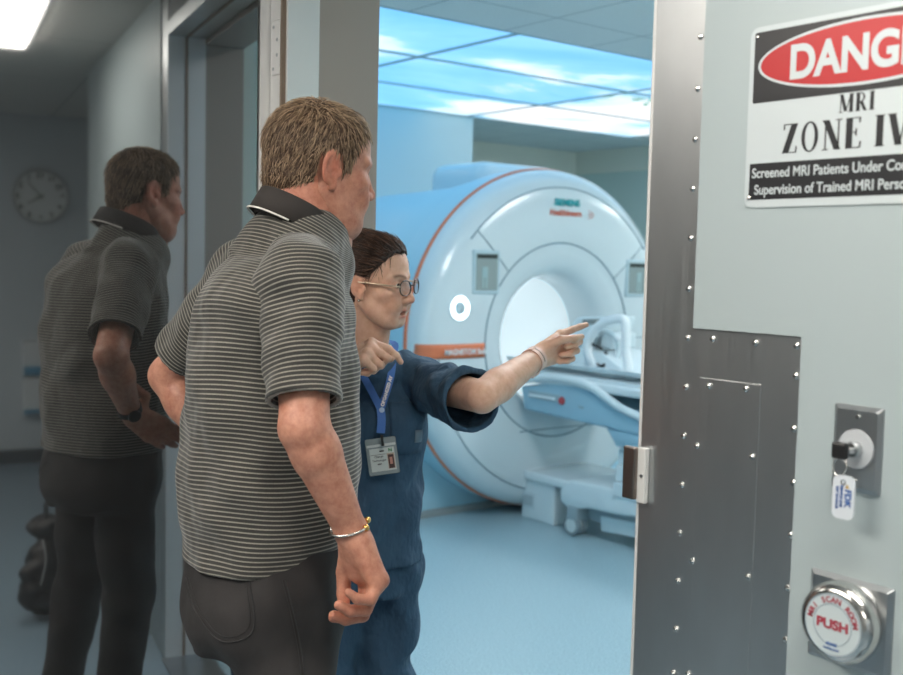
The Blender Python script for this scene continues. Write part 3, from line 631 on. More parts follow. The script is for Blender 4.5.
    for s in (-1, 1):
        c = HC+HM@V(s*.034, .108, .006)*HS; u = HM@V(.98, -s*.17, 0); v = HM@V(0, -.1, 1); v /= np.linalg.norm(v)
        th = [2*PI*k/36 for k in range(36)]; shp = lambda t, q=1: c+q*HS*(u*.0245*math.copysign(abs(math.cos(t))**.85, math.cos(t))+v*.0195*math.copysign(abs(math.sin(t))**.9, math.sin(t)))
        rim = tb('rim', [shp(t) for t in th], .0015, MF, gl, 8, True)
        n0 = np.cross(u, v); pts = [shp(t, .97)+n0*.0005 for t in th]+[shp(t, .97)-n0*.0005 for t in th]; mk('lens', pts, [tuple(range(36)), tuple(range(71, 35, -1))]+[(k, (k+1) % 36, 36+(k+1) % 36, 36+k) for k in range(36)], MG, rim, False)
        a = HC+HM@V(s*.0585, .104, .011)*HS; tb('temple_arm', spline([a, HC+HM@V(s*.071, .085, .012)*HS, HC+HM@V(s*.079, .03, .012)*HS, HC+HM@V(s*.083, -.005, .011)*HS], 6), .0024, mat('pale gold metal', (.75, .6, .45), .3, 1), gl, 6, label='pale metal temple arm')
    tb('bridge', spline([HC+HM@V(-.0105, .109, .010)*HS, HC+HM@V(0, .114, .013)*HS, HC+HM@V(.0105, .109, .010)*HS], 5), .0014, MF, gl, 6)
    bm = bmesh.new(); q = HC+HM@V(.0865, .003, -.036)*HS; bmesh.ops.create_uvsphere(bm, u_segments=12, v_segments=8, radius=.0032, matrix=Matrix.Translation(Vector(q))); er = frommesh('earring', bm, M_SILV, None, True); setp(er, 'small silver stud earring in the right ear of the woman in scrubs', 'earring')
    # ---- watch band on the pointing wrist
    ax = wrL-elL; ax /= np.linalg.norm(ax); c = wrL-ax*.020; MB = mat('pale pink watch band', (.74, .52, .45), .5)
    ws = rv('wrist_watch', [(.0270, -.0105), (.0300, -.0115), (.0300, .0115), (.0270, .0105), (.0270, -.0105)], c, ax, MB, None, 40, False); setp(ws, 'pale pink watch band on the outstretched wrist of the woman in scrubs', 'watch')
    vd = -C_F-ax*(-C_F@ax); vd /= np.linalg.norm(vd); sd = np.cross(ax, vd)
    def at_band(t): return c+.0302*(vd*math.cos(t)+sd*math.sin(t)), vd*math.cos(t)+sd*math.sin(t)
    vs, fs = [], []
    for k in range(9):
        q, o = at_band(-.75+.14*k*1.1); rv('band_hole', [(.0001, -.0006), (.0016, -.0006), (.0016, .0006), (.0001, .0006)], q, o, M_BLACK, ws, 10)
    q, o = at_band(-1.0); s2 = np.cross(ax, o); MM = Matrix([[ax[i], s2[i], o[i], q[i]] for i in range(3)]+[[0, 0, 0, 1]]); bx('buckle', (-.0115, -.0045, -.001), (.0115, .0045, .002), MB, ws, .001, MM)
    q, o = at_band(2.4); s2 = np.cross(ax, o); MM = Matrix([[ax[i], s2[i], o[i], q[i]] for i in range(3)]+[[0, 0, 0, 1]]); bx('watch_case', (-.017, -.015, -.001), (.017, .015, .009), mat('rose metal case', (.7, .45, .38), .3, 1), ws, .004, MM)
    # ---- lanyard and badge
    MLY = mat('blue lanyard ribbon', (.05, .16, .48), .6); 
    def band(name, pts, wv, wid, th, mt, parent):
        vs = []
        for i, q in enumerate(pts):
            t = pts[min(i+1, len(pts)-1)]-pts[max(i-1, 0)]; t /= np.linalg.norm(t); nn = np.cross(t, wv[i] if isinstance(wv, list) else wv); nn /= np.linalg.norm(nn); s_ = np.cross(nn, t)
            vs += [q-s_*wid-nn*th, q+s_*wid-nn*th, q+s_*wid+nn*th, q-s_*wid+nn*th]
        fs = [(0, 1, 2, 3)[::-1], tuple(len(vs)-4+k for k in range(4))]
        for i in range(len(pts)-1):
            for k in range(4): k2 = (k+1) % 4; fs.append((i*4+k, i*4+k2, i*4+4+k2, i*4+4+k))
        return mk(name, vs, fs, mt, parent, False)
    def onshirt(x, y, off=.004):
        h, nn = hit(BV, x, y, og, off); return h-C_F*.012 if h is not None else W(x, y, 2.44)
    J = onshirt(380, 410, .008); A = [nb+V(0, 0, .02)-fx*.07+rx*.0, nb+V(0, 0, .03)+rx*.062]
    fl = V(0, 0, 0)
    la = empty('lanyard', J, 'blue lanyard with white lettering around the neck of the woman in scrubs', 'lanyard')
    sw_ = lambda a: spline([nb+V(0, 0, .035)-fx*.065, a]+[a*(1-t)+J*t+fx*.045*math.sin(PI*t)*(1-.4*t) for t in (.2, .4, .6, .8)]+[J], 5)
    left = sw_(nb+V(0, 0, .035)-rx*.064+fx*.01)
    right = sw_(nb+V(0, 0, .035)+rx*.066+fx*.01)
    band('strap', left, C_R, .0085, .0006, MLY, la); band('strap', right, C_R, .0085, .0006, MLY, la)
    tail = [J, onshirt(381, 420, .008), onshirt(381, 432, .008)]; band('strap_end', spline(tail, 4), C_R, .0095, .001, MLY, la)
    nf = -C_F
    ttx = left[-8]; tdr = left[-13]-left[-3]; tdr /= np.linalg.norm(tdr); tup = np.cross(-C_F, tdr); tup /= np.linalg.norm(tup); tup2 = tup if tup@(-C_R) > 0 else -tup; text('lanyard_lettering', 'ORGANIZED AV', .0105, ttx-tup2*.0035-C_F*.006, tdr, tup2, mat('white ink', (.8, .8, .8), .6), la, .0003, .0006, 'CENTER')
    rv('printed_disc', [(.0001, 0), (.0062, 0), (.0062, .0005), (.0001, .0005)], onshirt(380.5, 411, .012), nf, mat('pale blue print', (.45, .6, .8), .6), la, 20)
    clip0 = onshirt(382, 434, .010); clip1 = onshirt(383, 443, .012)
    cp = tb('badge_clip', [clip0, clip0*.5+clip1*.5, clip1], [.004, .0028, .004], M_BLACK, la, 8)
    BW, BH = 31/F_PX*2.48, 37/F_PX*2.48; bc = W(382.5, 456, 1); bd = np.linalg.norm(onshirt(382, 456, .012)-CAM)/np.linalg.norm(bc-CAM); bc = CAM+(bc-CAM)*bd
    ang = R(8); bu = C_R*math.cos(ang)+C_U*math.sin(ang); bv_ = -C_R*math.sin(ang)+C_U*math.cos(ang); bn = -C_F; MM = Matrix([[bu[i], bv_[i], bn[i], bc[i]] for i in range(3)]+[[0, 0, 0, 1]])
    bg = bx('badge_holder', (-BW/2, -BH/2, -.001), (BW/2, BH/2, .0015), mat('clear grey vinyl', (.28, .34, .36), .15, coat=.6), None, .004, MM); setp(bg, 'clear vinyl badge holder with a photo card hanging from the blue lanyard', 'badge')
    bx('badge_card', (-BW*.40, -BH*.40, .0016), (BW*.40, BH*.22, .0021), mat('card white', (.55, .62, .62), .5), bg, 0, MM); bx('holder_strip', (-BW*.47, BH*.26, .0016), (BW*.47, BH*.33, .0030), mat('glossy strip', (.6, .66, .68), .1, coat=1), bg, .0006, MM)
    bx('card_photo', (BW*.15, -BH*.36, .0022), (BW*.38, BH*.06, .0025), mat('photo backdrop', (.45, .36, .3), .5), bg, 0, MM); bx('photo_hair', (BW*.175, -BH*.35, .0026), (BW*.355, BH*.02, .0028), mat('photo dark', (.06, .03, .03), .5), bg, .0001, MM); bx('photo_face', (BW*.22, -BH*.24, .0029), (BW*.31, -BH*.05, .0031), mat('photo skin', (.5, .25, .2), .5), bg, .0001, MM)
    MI = mat('printed ink', (.05, .05, .06), .6); MGn = mat('green print', (.03, .2, .08), .6)
    def card(s, x, y, sz, mt=MI, b=.0001): text('card_print', s, sz, bc+bu*x*BW+bv_*y*BH+bn*.0024, bu, bv_, mt, bg, .0002, b, 'CENTER')
    card('Charge', -.12, -.03, .0072); card('Technologist', -.12, -.13, .0062); card('MRI', -.12, -.23, .006); bx('card_rule', (-BW*.39, BH*.045, .0022), (BW*.14, BH*.055, .0024), MI, bg, 0, MM); bx('card_slot', (-BW*.08, BH*.12, .0022), (BW*.07, BH*.155, .0026), M_BLACK, bg, .0002, MM); card('N', .27, .10, .011, MGn, .0005)
    return root
# ============================================================ ROOM
H_OUT, H_IN, DT = 2.45, 2.70, .27; XL = -1.195; HD = 2.28
def wpt(x, y): return on(1, -.012, x, y)          # a point of the wall face seen at pixel x,y -> world
M_GREY = mat('pale grey laminate', (.42, .49, .505), .38, spec=.4, bump=(30, .05, .001))
M_REV = mat('greige painted steel', (.36, .32, .285), .5)
M_DRK = mat('dark grey blue wall paint', (.50, .56, .60), .8, bump=(60, .1, .001))
M_CW = mat('warm grey wall paint', (.30, .31, .31), .8, bump=(60, .1, .001))
def steel(name, col, rough, sc=(220, 220, 3), st=.06):
    mt = mat(name, col, rough, 1); b = mt.node_tree.nodes['Principled BSDF']
    n = N(mt, 'ShaderNodeTexNoise', Scale=1, Detail=5, Roughness=.6); LK(mt, coords(mt, sc), n.inputs['Vector'])
    bp = N(mt, 'ShaderNodeBump', Strength=st, Distance=.001); LK(mt, n.outputs['Fac'], bp.inputs['Height']); LK(mt, bp.outputs[0], b.inputs['Normal'])
    m2 = N(mt, 'ShaderNodeTexNoise', Scale=5, Detail=6); LK(mt, coords(mt, (1, 1, .5)), m2.inputs['Vector'])
    LK(mt, ramp(mt, m2.outputs['Fac'], [(.3, tuple(c*.8 for c in col)), (.7, col)]), b.inputs['Base Color'])
    rr = N(mt, 'ShaderNodeMapRange'); rr.inputs['To Min'].default_value = rough-.06; rr.inputs['To Max'].default_value = rough+.1; LK(mt, n.outputs['Fac'], rr.inputs['Value']); LK(mt, rr.outputs[0], b.inputs['Roughness']); return mt
M_STEEL = steel('brushed steel', (.60, .62, .63), .32); M_STEEL2 = steel('satin steel', (.50, .53, .55), .30)
for m_ in (M_STEEL, M_STEEL2): m_.node_tree.nodes['Principled BSDF'].inputs['Metallic'].default_value = 1.0; M_LIN = mat('satin steel lining', (.80, .80, .79), .40, .35, bump=(200, .05, .0008)); M_POL = mat('polished steel', (.72, .71, .69), .18, 1); M_CHROME = mat('chrome', (.8, .8, .8), .1, 1)
M_GASK = mat('brown rubber gasket', (.26, .19, .14), .6); M_WHITE = mat('white gloss plastic', (.62, .72, .76), .25, coat=.3)
def setting(o): o['kind'] = 'structure'; return o
def sbox(name, lo, hi, mt, bev=0): return setting(bx(name, lo, hi, mt, None, bev))
# floors
def terrazzo(name, base, dk, lt):
    mt = mat(name, base, .3, spec=.5); b = mt.node_tree.nodes['Principled BSDF']; v = N(mt, 'ShaderNodeTexNoise', Scale=140, Detail=3); LK(mt, coords(mt), v.inputs['Vector'])
    LK(mt, ramp(mt, v.outputs['Fac'], [(.36, dk), (.46, base), (.58, base), (.68, lt)]), b.inputs['Base Color']); add_bump(mt, 90, .04, .001); return mt
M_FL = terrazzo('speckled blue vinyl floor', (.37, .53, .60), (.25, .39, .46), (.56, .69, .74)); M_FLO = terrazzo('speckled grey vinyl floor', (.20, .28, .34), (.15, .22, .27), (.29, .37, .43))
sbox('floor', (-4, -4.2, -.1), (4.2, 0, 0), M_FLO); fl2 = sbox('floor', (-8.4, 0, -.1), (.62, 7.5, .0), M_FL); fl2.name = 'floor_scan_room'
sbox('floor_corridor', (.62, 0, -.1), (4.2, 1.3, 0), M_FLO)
# control-side ceiling tiles
def tiles(name, col, sx, sy, line, ox=0, oy=0):
    mt = mat(name, col, .9); b = mt.node_tree.nodes['Principled BSDF']; br = N(mt, 'ShaderNodeTexBrick', offset=0.0, squash=1.0)
    for k, v in {'Scale': 1.0, 'Mortar Size': .006, 'Mortar Smooth': .2, 'Brick Width': sx, 'Row Height': sy}.items(): br.inputs[k].default_value = v
    br.inputs['Color1'].default_value = br.inputs['Color2'].default_value = (*col, 1); br.inputs['Mortar'].default_value = (*line, 1)
    mp = N(mt, 'ShaderNodeMapping'); mp.inputs['Location'].default_value = (ox, oy, 0); tc = N(mt, 'ShaderNodeTexCoord'); LK(mt, tc.outputs['Object'], mp.inputs['Vector']); LK(mt, mp.outputs[0], br.inputs['Vector'])
    n = N(mt, 'ShaderNodeTexNoise', Scale=180, Detail=3); LK(mt, coords(mt), n.inputs['Vector']); c2 = ramp(mt, n.outputs['Fac'], [(.36, tuple(x*.78 for x in col)), (.5, (1, 1, 1))]) 
    mx = N(mt, 'ShaderNodeMix', data_type='RGBA', blend_type='MULTIPLY'); mx.inputs['Factor'].default_value = .5; LK(mt, br.outputs['Color'], mx.inputs['A']); LK(mt, c2, mx.inputs['B']); LK(mt, mx.outputs['Result'], b.inputs['Base Color']); return mt
M_CT = tiles('ceiling tile outside', (.62, .6, .57), 1.2, .6, (.4, .4, .4)); M_CTI = tiles('ceiling tile scan room', (.72, .76, .76), 1.22, .61, (.4, .45, .46), .3, .1)
sbox('ceiling', (-4, -4.2, H_OUT), (4.2, 0.0, H_OUT+.1), M_CT); sbox('ceiling_corridor', (2.1, 0, H_OUT), (4.2, 1.3, H_OUT+.1), M_CT)
# walls, control side. wall_front carries the doorway
sbox('wall_front_right', (0, 0, 0), (2.1, DT, 2.9), M_CW); sbox('wall_front_left', (-4, 0, 0), (XL-.075, DT, 2.9), M_CW)
sbox('wall_front_left_reveal', (XL-.075, .09, 0), (XL, DT, HD+.02), M_REV)
sbox('wall_front_header', (XL-.075, .0, HD+.05), (0, DT, 2.9), M_CW)
sbox('wall_back', (4.1, -4.2, 0), (4.2, 1.3, H_OUT), M_DRK); sbox('wall_side', (-4, -4.2, 0), (4.2, -4.1, H_OUT), M_CW); sbox('wall_left', (-4.1, -4.2, 0), (-4, 0, H_OUT), M_CW)
sbox('wall_corridor', (2.1, 1.2, 0), (4.1, 1.3, H_OUT), M_DRK); sbox('wall_corner', (2.04, .27, 0), (2.1, 1.2, H_OUT), M_CW)
sbox('baseboard_back', (4.085, -4.1, 0), (4.1, 1.2, .10), mat('dark blue grey base', (.05, .07, .085), .6))
# ---- steel door frame, right jamb
jb = empty('door_frame', (0, .1, 0), kind='structure')
def dbx(name, lo, hi, mt, bev=.0008, parent=None): return bx(name, lo, hi, mt, parent or jb, bev)
dbx('jamb_plate', (0, -.006, 0), (.30, 0, H_OUT), M_STEEL); dbx('jamb_lining', (-.006, -.006, 0), (0, .13, HD), M_LIN); dbx('painted_reveal', (-.004, .13, 0), (0, DT, HD), M_REV)
dbx('gasket', (-.010, .056, 0), (-.0055, .066, HD), M_GASK)
dbx('cover_plate', (wpt(697, 400)[0], -.0075, 0), (wpt(758, 400)[0], -.0055, wpt(720, 380)[2]), M_STEEL)
dbx('head_lining', (XL, -.006, HD), (0, .13, HD+.05), M_STEEL); dbx('head_reveal', (XL, .13, HD-.02), (0, DT, HD+.05), M_REV); dbx('head_gasket', (XL, .056, HD-.005), (0, .066, HD), M_GASK)
dbx('threshold', (XL, -.02, 0), (0, .16, .006), M_STEEL2, .002)
# left jamb
dbx('hinge_jamb', (XL-.075, -.004, 0), (XL-.012, .085, H_OUT), M_LIN); dbx('gasket', (XL-.012, -.012, 0), (XL-.004, .0, H_OUT), M_GASK); dbx('jamb_lining', (XL-.012, 0, 0), (XL+.003, .09, HD), M_LIN)
hg = dbx('hinge', (XL-.067, -.0075, 0), (XL-.022, -.0035, .1), M_LIN, .004); hz0, hz1 = on(1, -.006, 277, 75)[2], on(1, -.006, 277, 20)[2]
for v in hg.data.vertices: v.co.z += (hz0 if v.co.z < .05 else hz1-.1)
for k, (fx_, q) in enumerate(((.3, .12), (.7, .36), (.7, .64), (.3, .88))):
    rv('hinge_screw', [(.0001, 0), (.0042, 0), (.0042, .0015), (.0001, .0018)], (XL-.067+.045*fx_, -.0075, hz0+(hz1-hz0)*q), (0, -1, 0), M_STEEL2, hg, 14)
# bolts of the right jamb
def bolt(p, r=.0048, parent=None, name='bolt'):
    return rv(name, [(.0001, .0045), (r*.55, .0042), (r*.95, .0022), (r, 0)], p, (0, -1, 0), M_POL, parent or jb, 14, True)
for (x, y) in ((701, 37), (698, 89), (695.5, 139.5), (693, 189), (691, 238.5), (689, 289), (688, 338), (686, 387), (684, 436), (682, 485), (680, 533), (678, 581), (676, 629), (673, 673)): p = on(1, -.006, x, y); bolt((p[0], -.006, p[2]))
for (x, y) in ((709, 386), (697, 446), (692, 561), (688, 674), (746, 389), (752, 457), (748, 577)): p = on(1, -.008, x, y); bolt((p[0], -.0075, p[2]), .0048, name='rivet')
for (x, y) in ((713, 339), (756, 343), (797, 346), (796, 376), (794, 429), (794, 483), (791, 535), (788, 588), (786, 640)): p = on(1, -.006, x, y); bolt((p[0], -.006, p[2]), .005)
# grey laminate panel with a stepped cut-out
X0, X1, ZN = .1015, .2907, 1.4073; bm = bmesh.new()
for a in (((X0, ZN), (2.1, ZN), (2.1, H_OUT), (X0, H_OUT)), ((X1, 0), (2.1, 0), (2.1, ZN), (X1, ZN))): prism(bm, a, V(1, 0, 0), V(0, 0, 1), V(0, 0, 0), 0.0, -.012, V(0, 1, 0))
o = frommesh('wall_front_panel', bm, M_GREY); o['kind'] = 'structure'
# strike bracket at the jamb edge
p0, p1 = on(1, -.02, 640, 448)[2], on(1, -.02, 640, 504)[2]
st = empty('strike_plate', (-.004, -.02, (p0+p1)/2), 'small bright steel strike plate on the edge of the door jamb', 'strike plate')
bx('face', (.003, -.017, p1), (.020, -.006, p0), mat('strike face lit pale', (.8, .8, .78), .35, .3), st, .002); bx('lip', (-.022, -.024, p1+.004), (.004, -.014, p0), mat('brown tinted steel', (.28, .24, .22), .3, 1), st, .003)  # face coloured pale for the light its front side catches
rv('screw', [(.0001, .001), (.003, .001), (.003, 0)], (.013, -.017, (p0+p1)/2), (0, -1, 0), M_STEEL2, st, 12)

# ---- the open door leaf with its polished inner face
LX, LY, LA = -1.2806, -.0345, R(-95.88); ld = V(math.cos(LA), math.sin(LA), 0); lnn = V(-math.sin(LA), math.cos(LA), 0)  # lnn points to +x side
MD = Matrix([[ld[i], lnn[i], (0, 0, 1)[i], (LX, LY, 0)[i]] for i in range(3)]+[[0, 0, 0, 1]])
door = empty('door_1', (LX, LY, 0), kind='structure')
M_MIR = mat('polished door skin', (.38, .39, .395), .03, .95); b = M_MIR.node_tree.nodes['Principled BSDF']
add_bump(M_MIR, 1.6, .06, .004, detail=1)
W_ = 1.14
bx('door_leaf', (0, -.075, .012), (W_, -.004, HD-.01), M_STEEL2, door, .003, MD)
bx('door_face', (.0, -.004, .03), (W_-.05, 0, HD-.03), M_MIR, door, 0, MD)
bx('edge_trim', (-.047, -.060, .012), (-.006, .0015, HD+.12), M_LIN, door, .001, MD)
# ---- ceiling lamps on the control side
M_DIF = mat('lamp diffuser', (.9, .9, .9), .5, emit=(1, .93, .84), estr=18); M_LF = mat('white lamp frame', (.8, .8, .8), .5)
def lamp(x0, x1, y0, y1, lab):
    l = empty('ceiling_light', ((x0+x1)/2, (y0+y1)/2, H_OUT), lab, 'ceiling light'); bx('frame', (x0-.025, y0-.025, H_OUT-.012), (x1+.025, y1+.025, H_OUT), M_LF, l, .003); bx('diffuser', (x0, y0, H_OUT-.035), (x1, y1, H_OUT-.012), M_DIF, l, .006); return l
lamp(.35, 1.35, -.74, -.38, 'bright white fluorescent ceiling light beside the doorway, seen mirrored at upper left')
lamp(-1.2, .2, -2.3, -1.6, 'warm white ceiling light in the control room behind the man')
lamp(2.3, 3.5, -3.3, -2.7, 'white ceiling light near the back wall clock')

# ---- wall clock (seen mirrored)
cl = empty('wall_clock', (4.1, -.07, 1.88), 'round white wall clock on the dark back wall, mirrored in the open door', 'clock'); cy_ = V(4.1, -.08, 1.885); ax = V(-1, 0, 0); cr_ = .185
rv('rim', [(cr_-.012, .0), (cr_+.006, .0), (cr_+.006, .03), (cr_-.004, .036), (cr_-.012, .028), (cr_-.012, 0)], cy_, ax, mat('clock rim', (.36, .39, .40), .4), cl, 48, False)
rv('dial', [(.0001, .004), (cr_-.01, .004), (cr_-.01, .018), (.0001, .018)], cy_, ax, mat('clock dial', (.62, .66, .66), .5), cl, 48)
def hnd(name, a, L, w, d=.022):
    u = V(0, -1, 0)*math.sin(a)+V(0, 0, 1)*math.cos(a); v = V(0, -1, 0)*math.cos(a)-V(0, 0, 1)*math.sin(a); c = cy_+ax*d
    bm = bmesh.new(); prism(bm, [(-.02, -w), (L, -w*.5), (L, w*.5), (-.02, w)], u, v, c, 0, .002, ax); frommesh(name, bm, M_BLACK, cl)
hnd('hour_hand', R(121), .095, .006); hnd('minute_hand', R(39), .135, .0045, .025)
for k in range(12):
    a = R(30*(k+1)); q = cy_+V(0, -math.sin(a), math.cos(a))*.148
    text('numeral', str(k+1), .052, q+ax*.0195-V(0, 0, .018), (0, -1, 0), (0, 0, 1), M_BLACK, cl, .0004, .0015, 'CENTER')

# ---- dispensers on the back wall
dp = empty('glove_dispenser', (4.1, -.1, 1.2), 'white and blue dispenser box on the back wall, mirrored beside the man', 'dispenser')
def rp(x, y, Z):  # real place of something seen in the door
    q = W(x, y, Z); n_ = lnn; return q-2*((q-V(LX, LY, 0))@n_)*n_
zt, zm, zb = rp(28, 340, 7.55)[2], rp(28, 375, 7.55)[2], rp(28, 412, 7.55)[2]; ya, yb = sorted((rp(22, 370, 7.55)[1], rp(52, 370, 7.55)[1]))
bx('upper_box', (4.0, ya, zm+.01), (4.1, yb, zt), mat('dispenser white', (.62, .66, .68), .5), dp, .008); bx('lower_box', (4.0, ya, zb), (4.1, yb, zm-.01), mat('dispenser white', (.6, .6, .6), .5), dp, .008)
bx('blue_stripe', (3.997, ya, zm+.015), (4.0, yb, zm+.075), mat('dispenser blue', (.05, .25, .42), .5), dp, .001); bx('blue_stripe', (3.997, ya, zb+.005), (4.0, yb, zb+.035), mat('dispenser blue', (.05, .25, .42), .5), dp, .001)

# ---- danger sign
SX, SZ, SW, SH = .1867, 1.5865, 14*IN, 10*IN
sg = empty('danger_sign', (SX+SW/2, -.012, SZ), 'red, black and white danger sign on the grey panel', 'sign'); M_SW = mat('sign white', (.57, .63, .65), .4); M_SB = mat('sign black', (.012, .013, .016), .35); M_SR = mat('sign red', (.46, .012, .016), .35)
def rr(x0, y0, x1, y1, r, n=6):
    out = []
    for cx_, cy2, a0 in ((x1-r, y1-r, 0), (x0+r, y1-r, 90), (x0+r, y0+r, 180), (x1-r, y0+r, 270)):
        for k in range(n+1): a = R(a0+90*k/n); out.append((cx_+r*math.cos(a), cy2+r*math.sin(a)))
    return out
UX, UZ, UY = V(1, 0, 0), V(0, 0, 1), V(0, -1, 0)
def flat(name, poly, d0, d1, mt, parent, org=None, u=UX, v=UZ, n=UY): bm = bmesh.new(); prism(bm, poly, u, v, org if org is not None else SO, d0, d1, n); return frommesh(name, bm, mt, parent)
SO = V(SX, -.012, SZ)
flat('sign_plate', rr(0, 0, SW, SH, .013), 0, .0018, M_SW, sg)
flat('black_header', rr(.0075, SH*.580, SW-.0075, SH-.0075, .003), .0018, .0021, M_SB, sg); flat('black_footer', rr(.0075, .011, SW-.0075, SH*.245, .001), .0018, .0021, M_SB, sg)
ec = (SW/2, SH*.782); el_ = lambda a, b: [(ec[0]+a*math.cos(2*PI*k/64), ec[1]+b*math.sin(2*PI*k/64)) for k in range(64)]
flat('oval_border', el_(.163, .0435), .0021, .0023, M_SW, sg); flat('red_oval', el_(.1585, .0395), .0023, .0025, M_SR, sg)
def stx(name, s, size, x, z, mt, bold=0, align='CENTER', sx=1, d=.0026, sp=1): text(name, s, size, SO+UX*x+UZ*z+UY*d, UX, UZ, mt, sg, .0002, bold, align, sx, sp)
stx('danger_lettering', 'DANGER', .063, SW/2, SH*.782-.0225, M_SW, .0022, sx=.88)
# serif capitals built from strokes
GL = {'I': ([('v', .28, .5)], 1), 'M': None}
def serif(name, s, hgt, x, z, mt, wd=1.0, k=.17, gap=.14):
    """roman capitals: thick and thin strokes with flat serifs; returns end x"""
    bm = bmesh.new(); T, t, sf = hgt*k, hgt*.055, hgt*.05; cx = x
    def q(p): prism(bm, p, UX, UZ, SO, .0019, .0022, UY)
    def bar(xa, za, xb, zb, w): q([(cx+xa-w/2, z+za), (cx+xa+w/2, z+za), (cx+xb+w/2, z+zb), (cx+xb-w/2, z+zb)])
    def ser(xc, zz, w): q([(cx+xc-w/2, z+zz), (cx+xc+w/2, z+zz), (cx+xc+w/2, z+zz+sf*.7), (cx+xc-w/2, z+zz+sf*.7)])
    H = hgt; S_ = hgt*.30
    for ch in s:
        w = {'M': .86, 'R': .68, 'I': .30, 'Z': .60, 'O': .74, 'N': .74, 'E': .62, 'V': .72, ' ': .25}[ch]*hgt*wd
        if ch == 'I': bar(w/2, 0, w/2, H, T); ser(w/2, 0, S_*1.1); ser(w/2, H-sf*.7, S_*1.1)
        elif ch == 'M':
            bar(.12*w, 0, .12*w, H, t); bar(.86*w, 0, .86*w, H, T); bar(.16*w, H, .48*w, .06*H, T*.9); bar(.82*w, H, .5*w, .06*H, t); ser(.12*w, 0, S_*.8); ser(.86*w, 0, S_); ser(.1*w, H-sf*.7, S_*.6); ser(.9*w, H-sf*.7, S_*.8)
        elif ch == 'N': bar(.16*w, 0, .16*w, H, t); bar(.84*w, 0, .84*w, H, t); bar(.17*w, H, .80*w, 0, T); ser(.16*w, 0, S_*.8); ser(.12*w, H-sf*.7, S_*.7); ser(.84*w, H-sf*.7, S_*.8)
        elif ch == 'Z': ser(.5*w, 0, w*.9); ser(.5*w, H-sf*.7, w*.9); bar(.2*w, 0, .8*w, H, T*1.05); bar(.93*w, 0, .95*w, .22*H, t); bar(.08*w, .80*H, .09*w, H, t)
        elif ch == 'E': bar(.24*w, 0, .24*w, H, T); ser(.5*w, 0, w*.86); ser(.48*w, H-sf*.7, w*.82); ser(.45*w, H*.5, w*.4); bar(.90*w, 0, .94*w, .22*H, t); bar(.86*w, .82*H, .88*w, H, t); bar(.66*w, .4*H, .66*w, .64*H, t)
        elif ch == 'R':
            bar(.22*w, 0, .22*w, H, T); ser(.22*w, 0, S_); ser(.2*w, H-sf*.7, S_*.9); bar(.5*w, .5*H, .86*w, 0, T*.9); ser(.88*w, 0, S_*.6)
            for a in range(12):
                a0, a1 = R(-90+15*a), R(-75+15*a); f_ = lambda an, r: (cx+.45*w+.34*w*math.cos(an)*r[0], z+.74*H+.25*H*math.sin(an)*r[1]); o1, i1 = (1.1, 1.02), (.62, .8); q([f_(a0, o1), f_(a1, o1), f_(a1, i1), f_(a0, i1)])
            ser(.36*w, H-sf*.7, .3*w); ser(.36*w, .48*H, .3*w)
        elif ch == 'O':
            for a in range(28):
                a0, a1 = 2*PI*a/28, 2*PI*(a+1)/28; f_ = lambda an, r: (cx+.5*w+.46*w*math.cos(an)*r[0], z+.5*H+.52*H*math.sin(an)*r[1]); o1, i1 = (1, 1), (.58, .9); q([f_(a0, o1), f_(a1, o1), f_(a1, i1), f_(a0, i1)])
        elif ch == 'V': bar(.16*w, H, .5*w, 0, T); bar(.84*w, H, .54*w, 0, t); ser(.16*w, H-sf*.7, S_); ser(.84*w, H-sf*.7, S_*.8)
        cx += w+hgt*gap*wd
    frommesh(name, bm, mt, sg); return cx
serif('heading_lettering', 'MRI', .024, SW/2-.032, SH*.478, M_SB, 1.0, .22)
zx = serif('zone_lettering', 'ZONE', .040, SW/2-.117, SH*.29, M_SB, .96, .24); serif('zone_lettering', 'IV', .040, zx+.014, SH*.29, M_SB, 1.0, .24)
stx('small_lettering', 'Screened MRI Patients Under Constant', .0195, .012, SH*.165, M_SW, .0003, 'LEFT', .86); stx('small_lettering', 'Supervision of Trained MRI Personnel', .0195, .017, SH*.072, M_SW, .0003, 'LEFT', .86)
rv('sign_screw', [(.0001, .003), (.003, .002), (.0035, 0)], SO+V(.009, -.002, .014), (0, -1, 0), M_POL, sg, 12); rv('sign_screw', [(.0001, .003), (.003, .002), (.0035, 0)], SO+V(.012, -.002, SH-.014), (0, -1, 0), M_POL, sg, 12)

# ---- key switch
AX, AZ = .349, 1.3227; PW, PH = 2.75*IN, 4.5*IN; ks = empty('key_switch', (AX+PW/2, -.012, AZ-PH/2), 'stainless key switch plate with a black key on the grey panel', 'switch')
bm = bmesh.new(); c0 = V(AX, -.012, AZ-PH)
def bevel_plate(name, org, w, h, d, inset, mt, parent):
    bm = bmesh.new(); a = rr(0, 0, w, h, .002, 2); b_ = rr(inset, inset, w-inset, h-inset, .002, 2); A = [bm.verts.new(Vector(org+UX*x+UZ*y)) for x, y in a]; A2 = [bm.verts.new(Vector(org+UX*x+UZ*y+UY*d*.35)) for x, y in a]; B_ = [bm.verts.new(Vector(org+UX*x+UZ*y+UY*d)) for x, y in b_]; n = len(a)
    for p_, q_ in ((A, A2), (A2, B_)):
        for i in range(n): bm.faces.new((p_[i], p_[(i+1) % n], q_[(i+1) % n], q_[i]))
    bm.faces.new(B_); bm.faces.new(A[::-1]); return frommesh(name, bm, mt, parent)
bevel_plate('cover_plate', c0, PW, PH, .006, .006, M_STEEL2, ks); kc = V(AX+PW*.50, -.018, AZ-PH*.50)
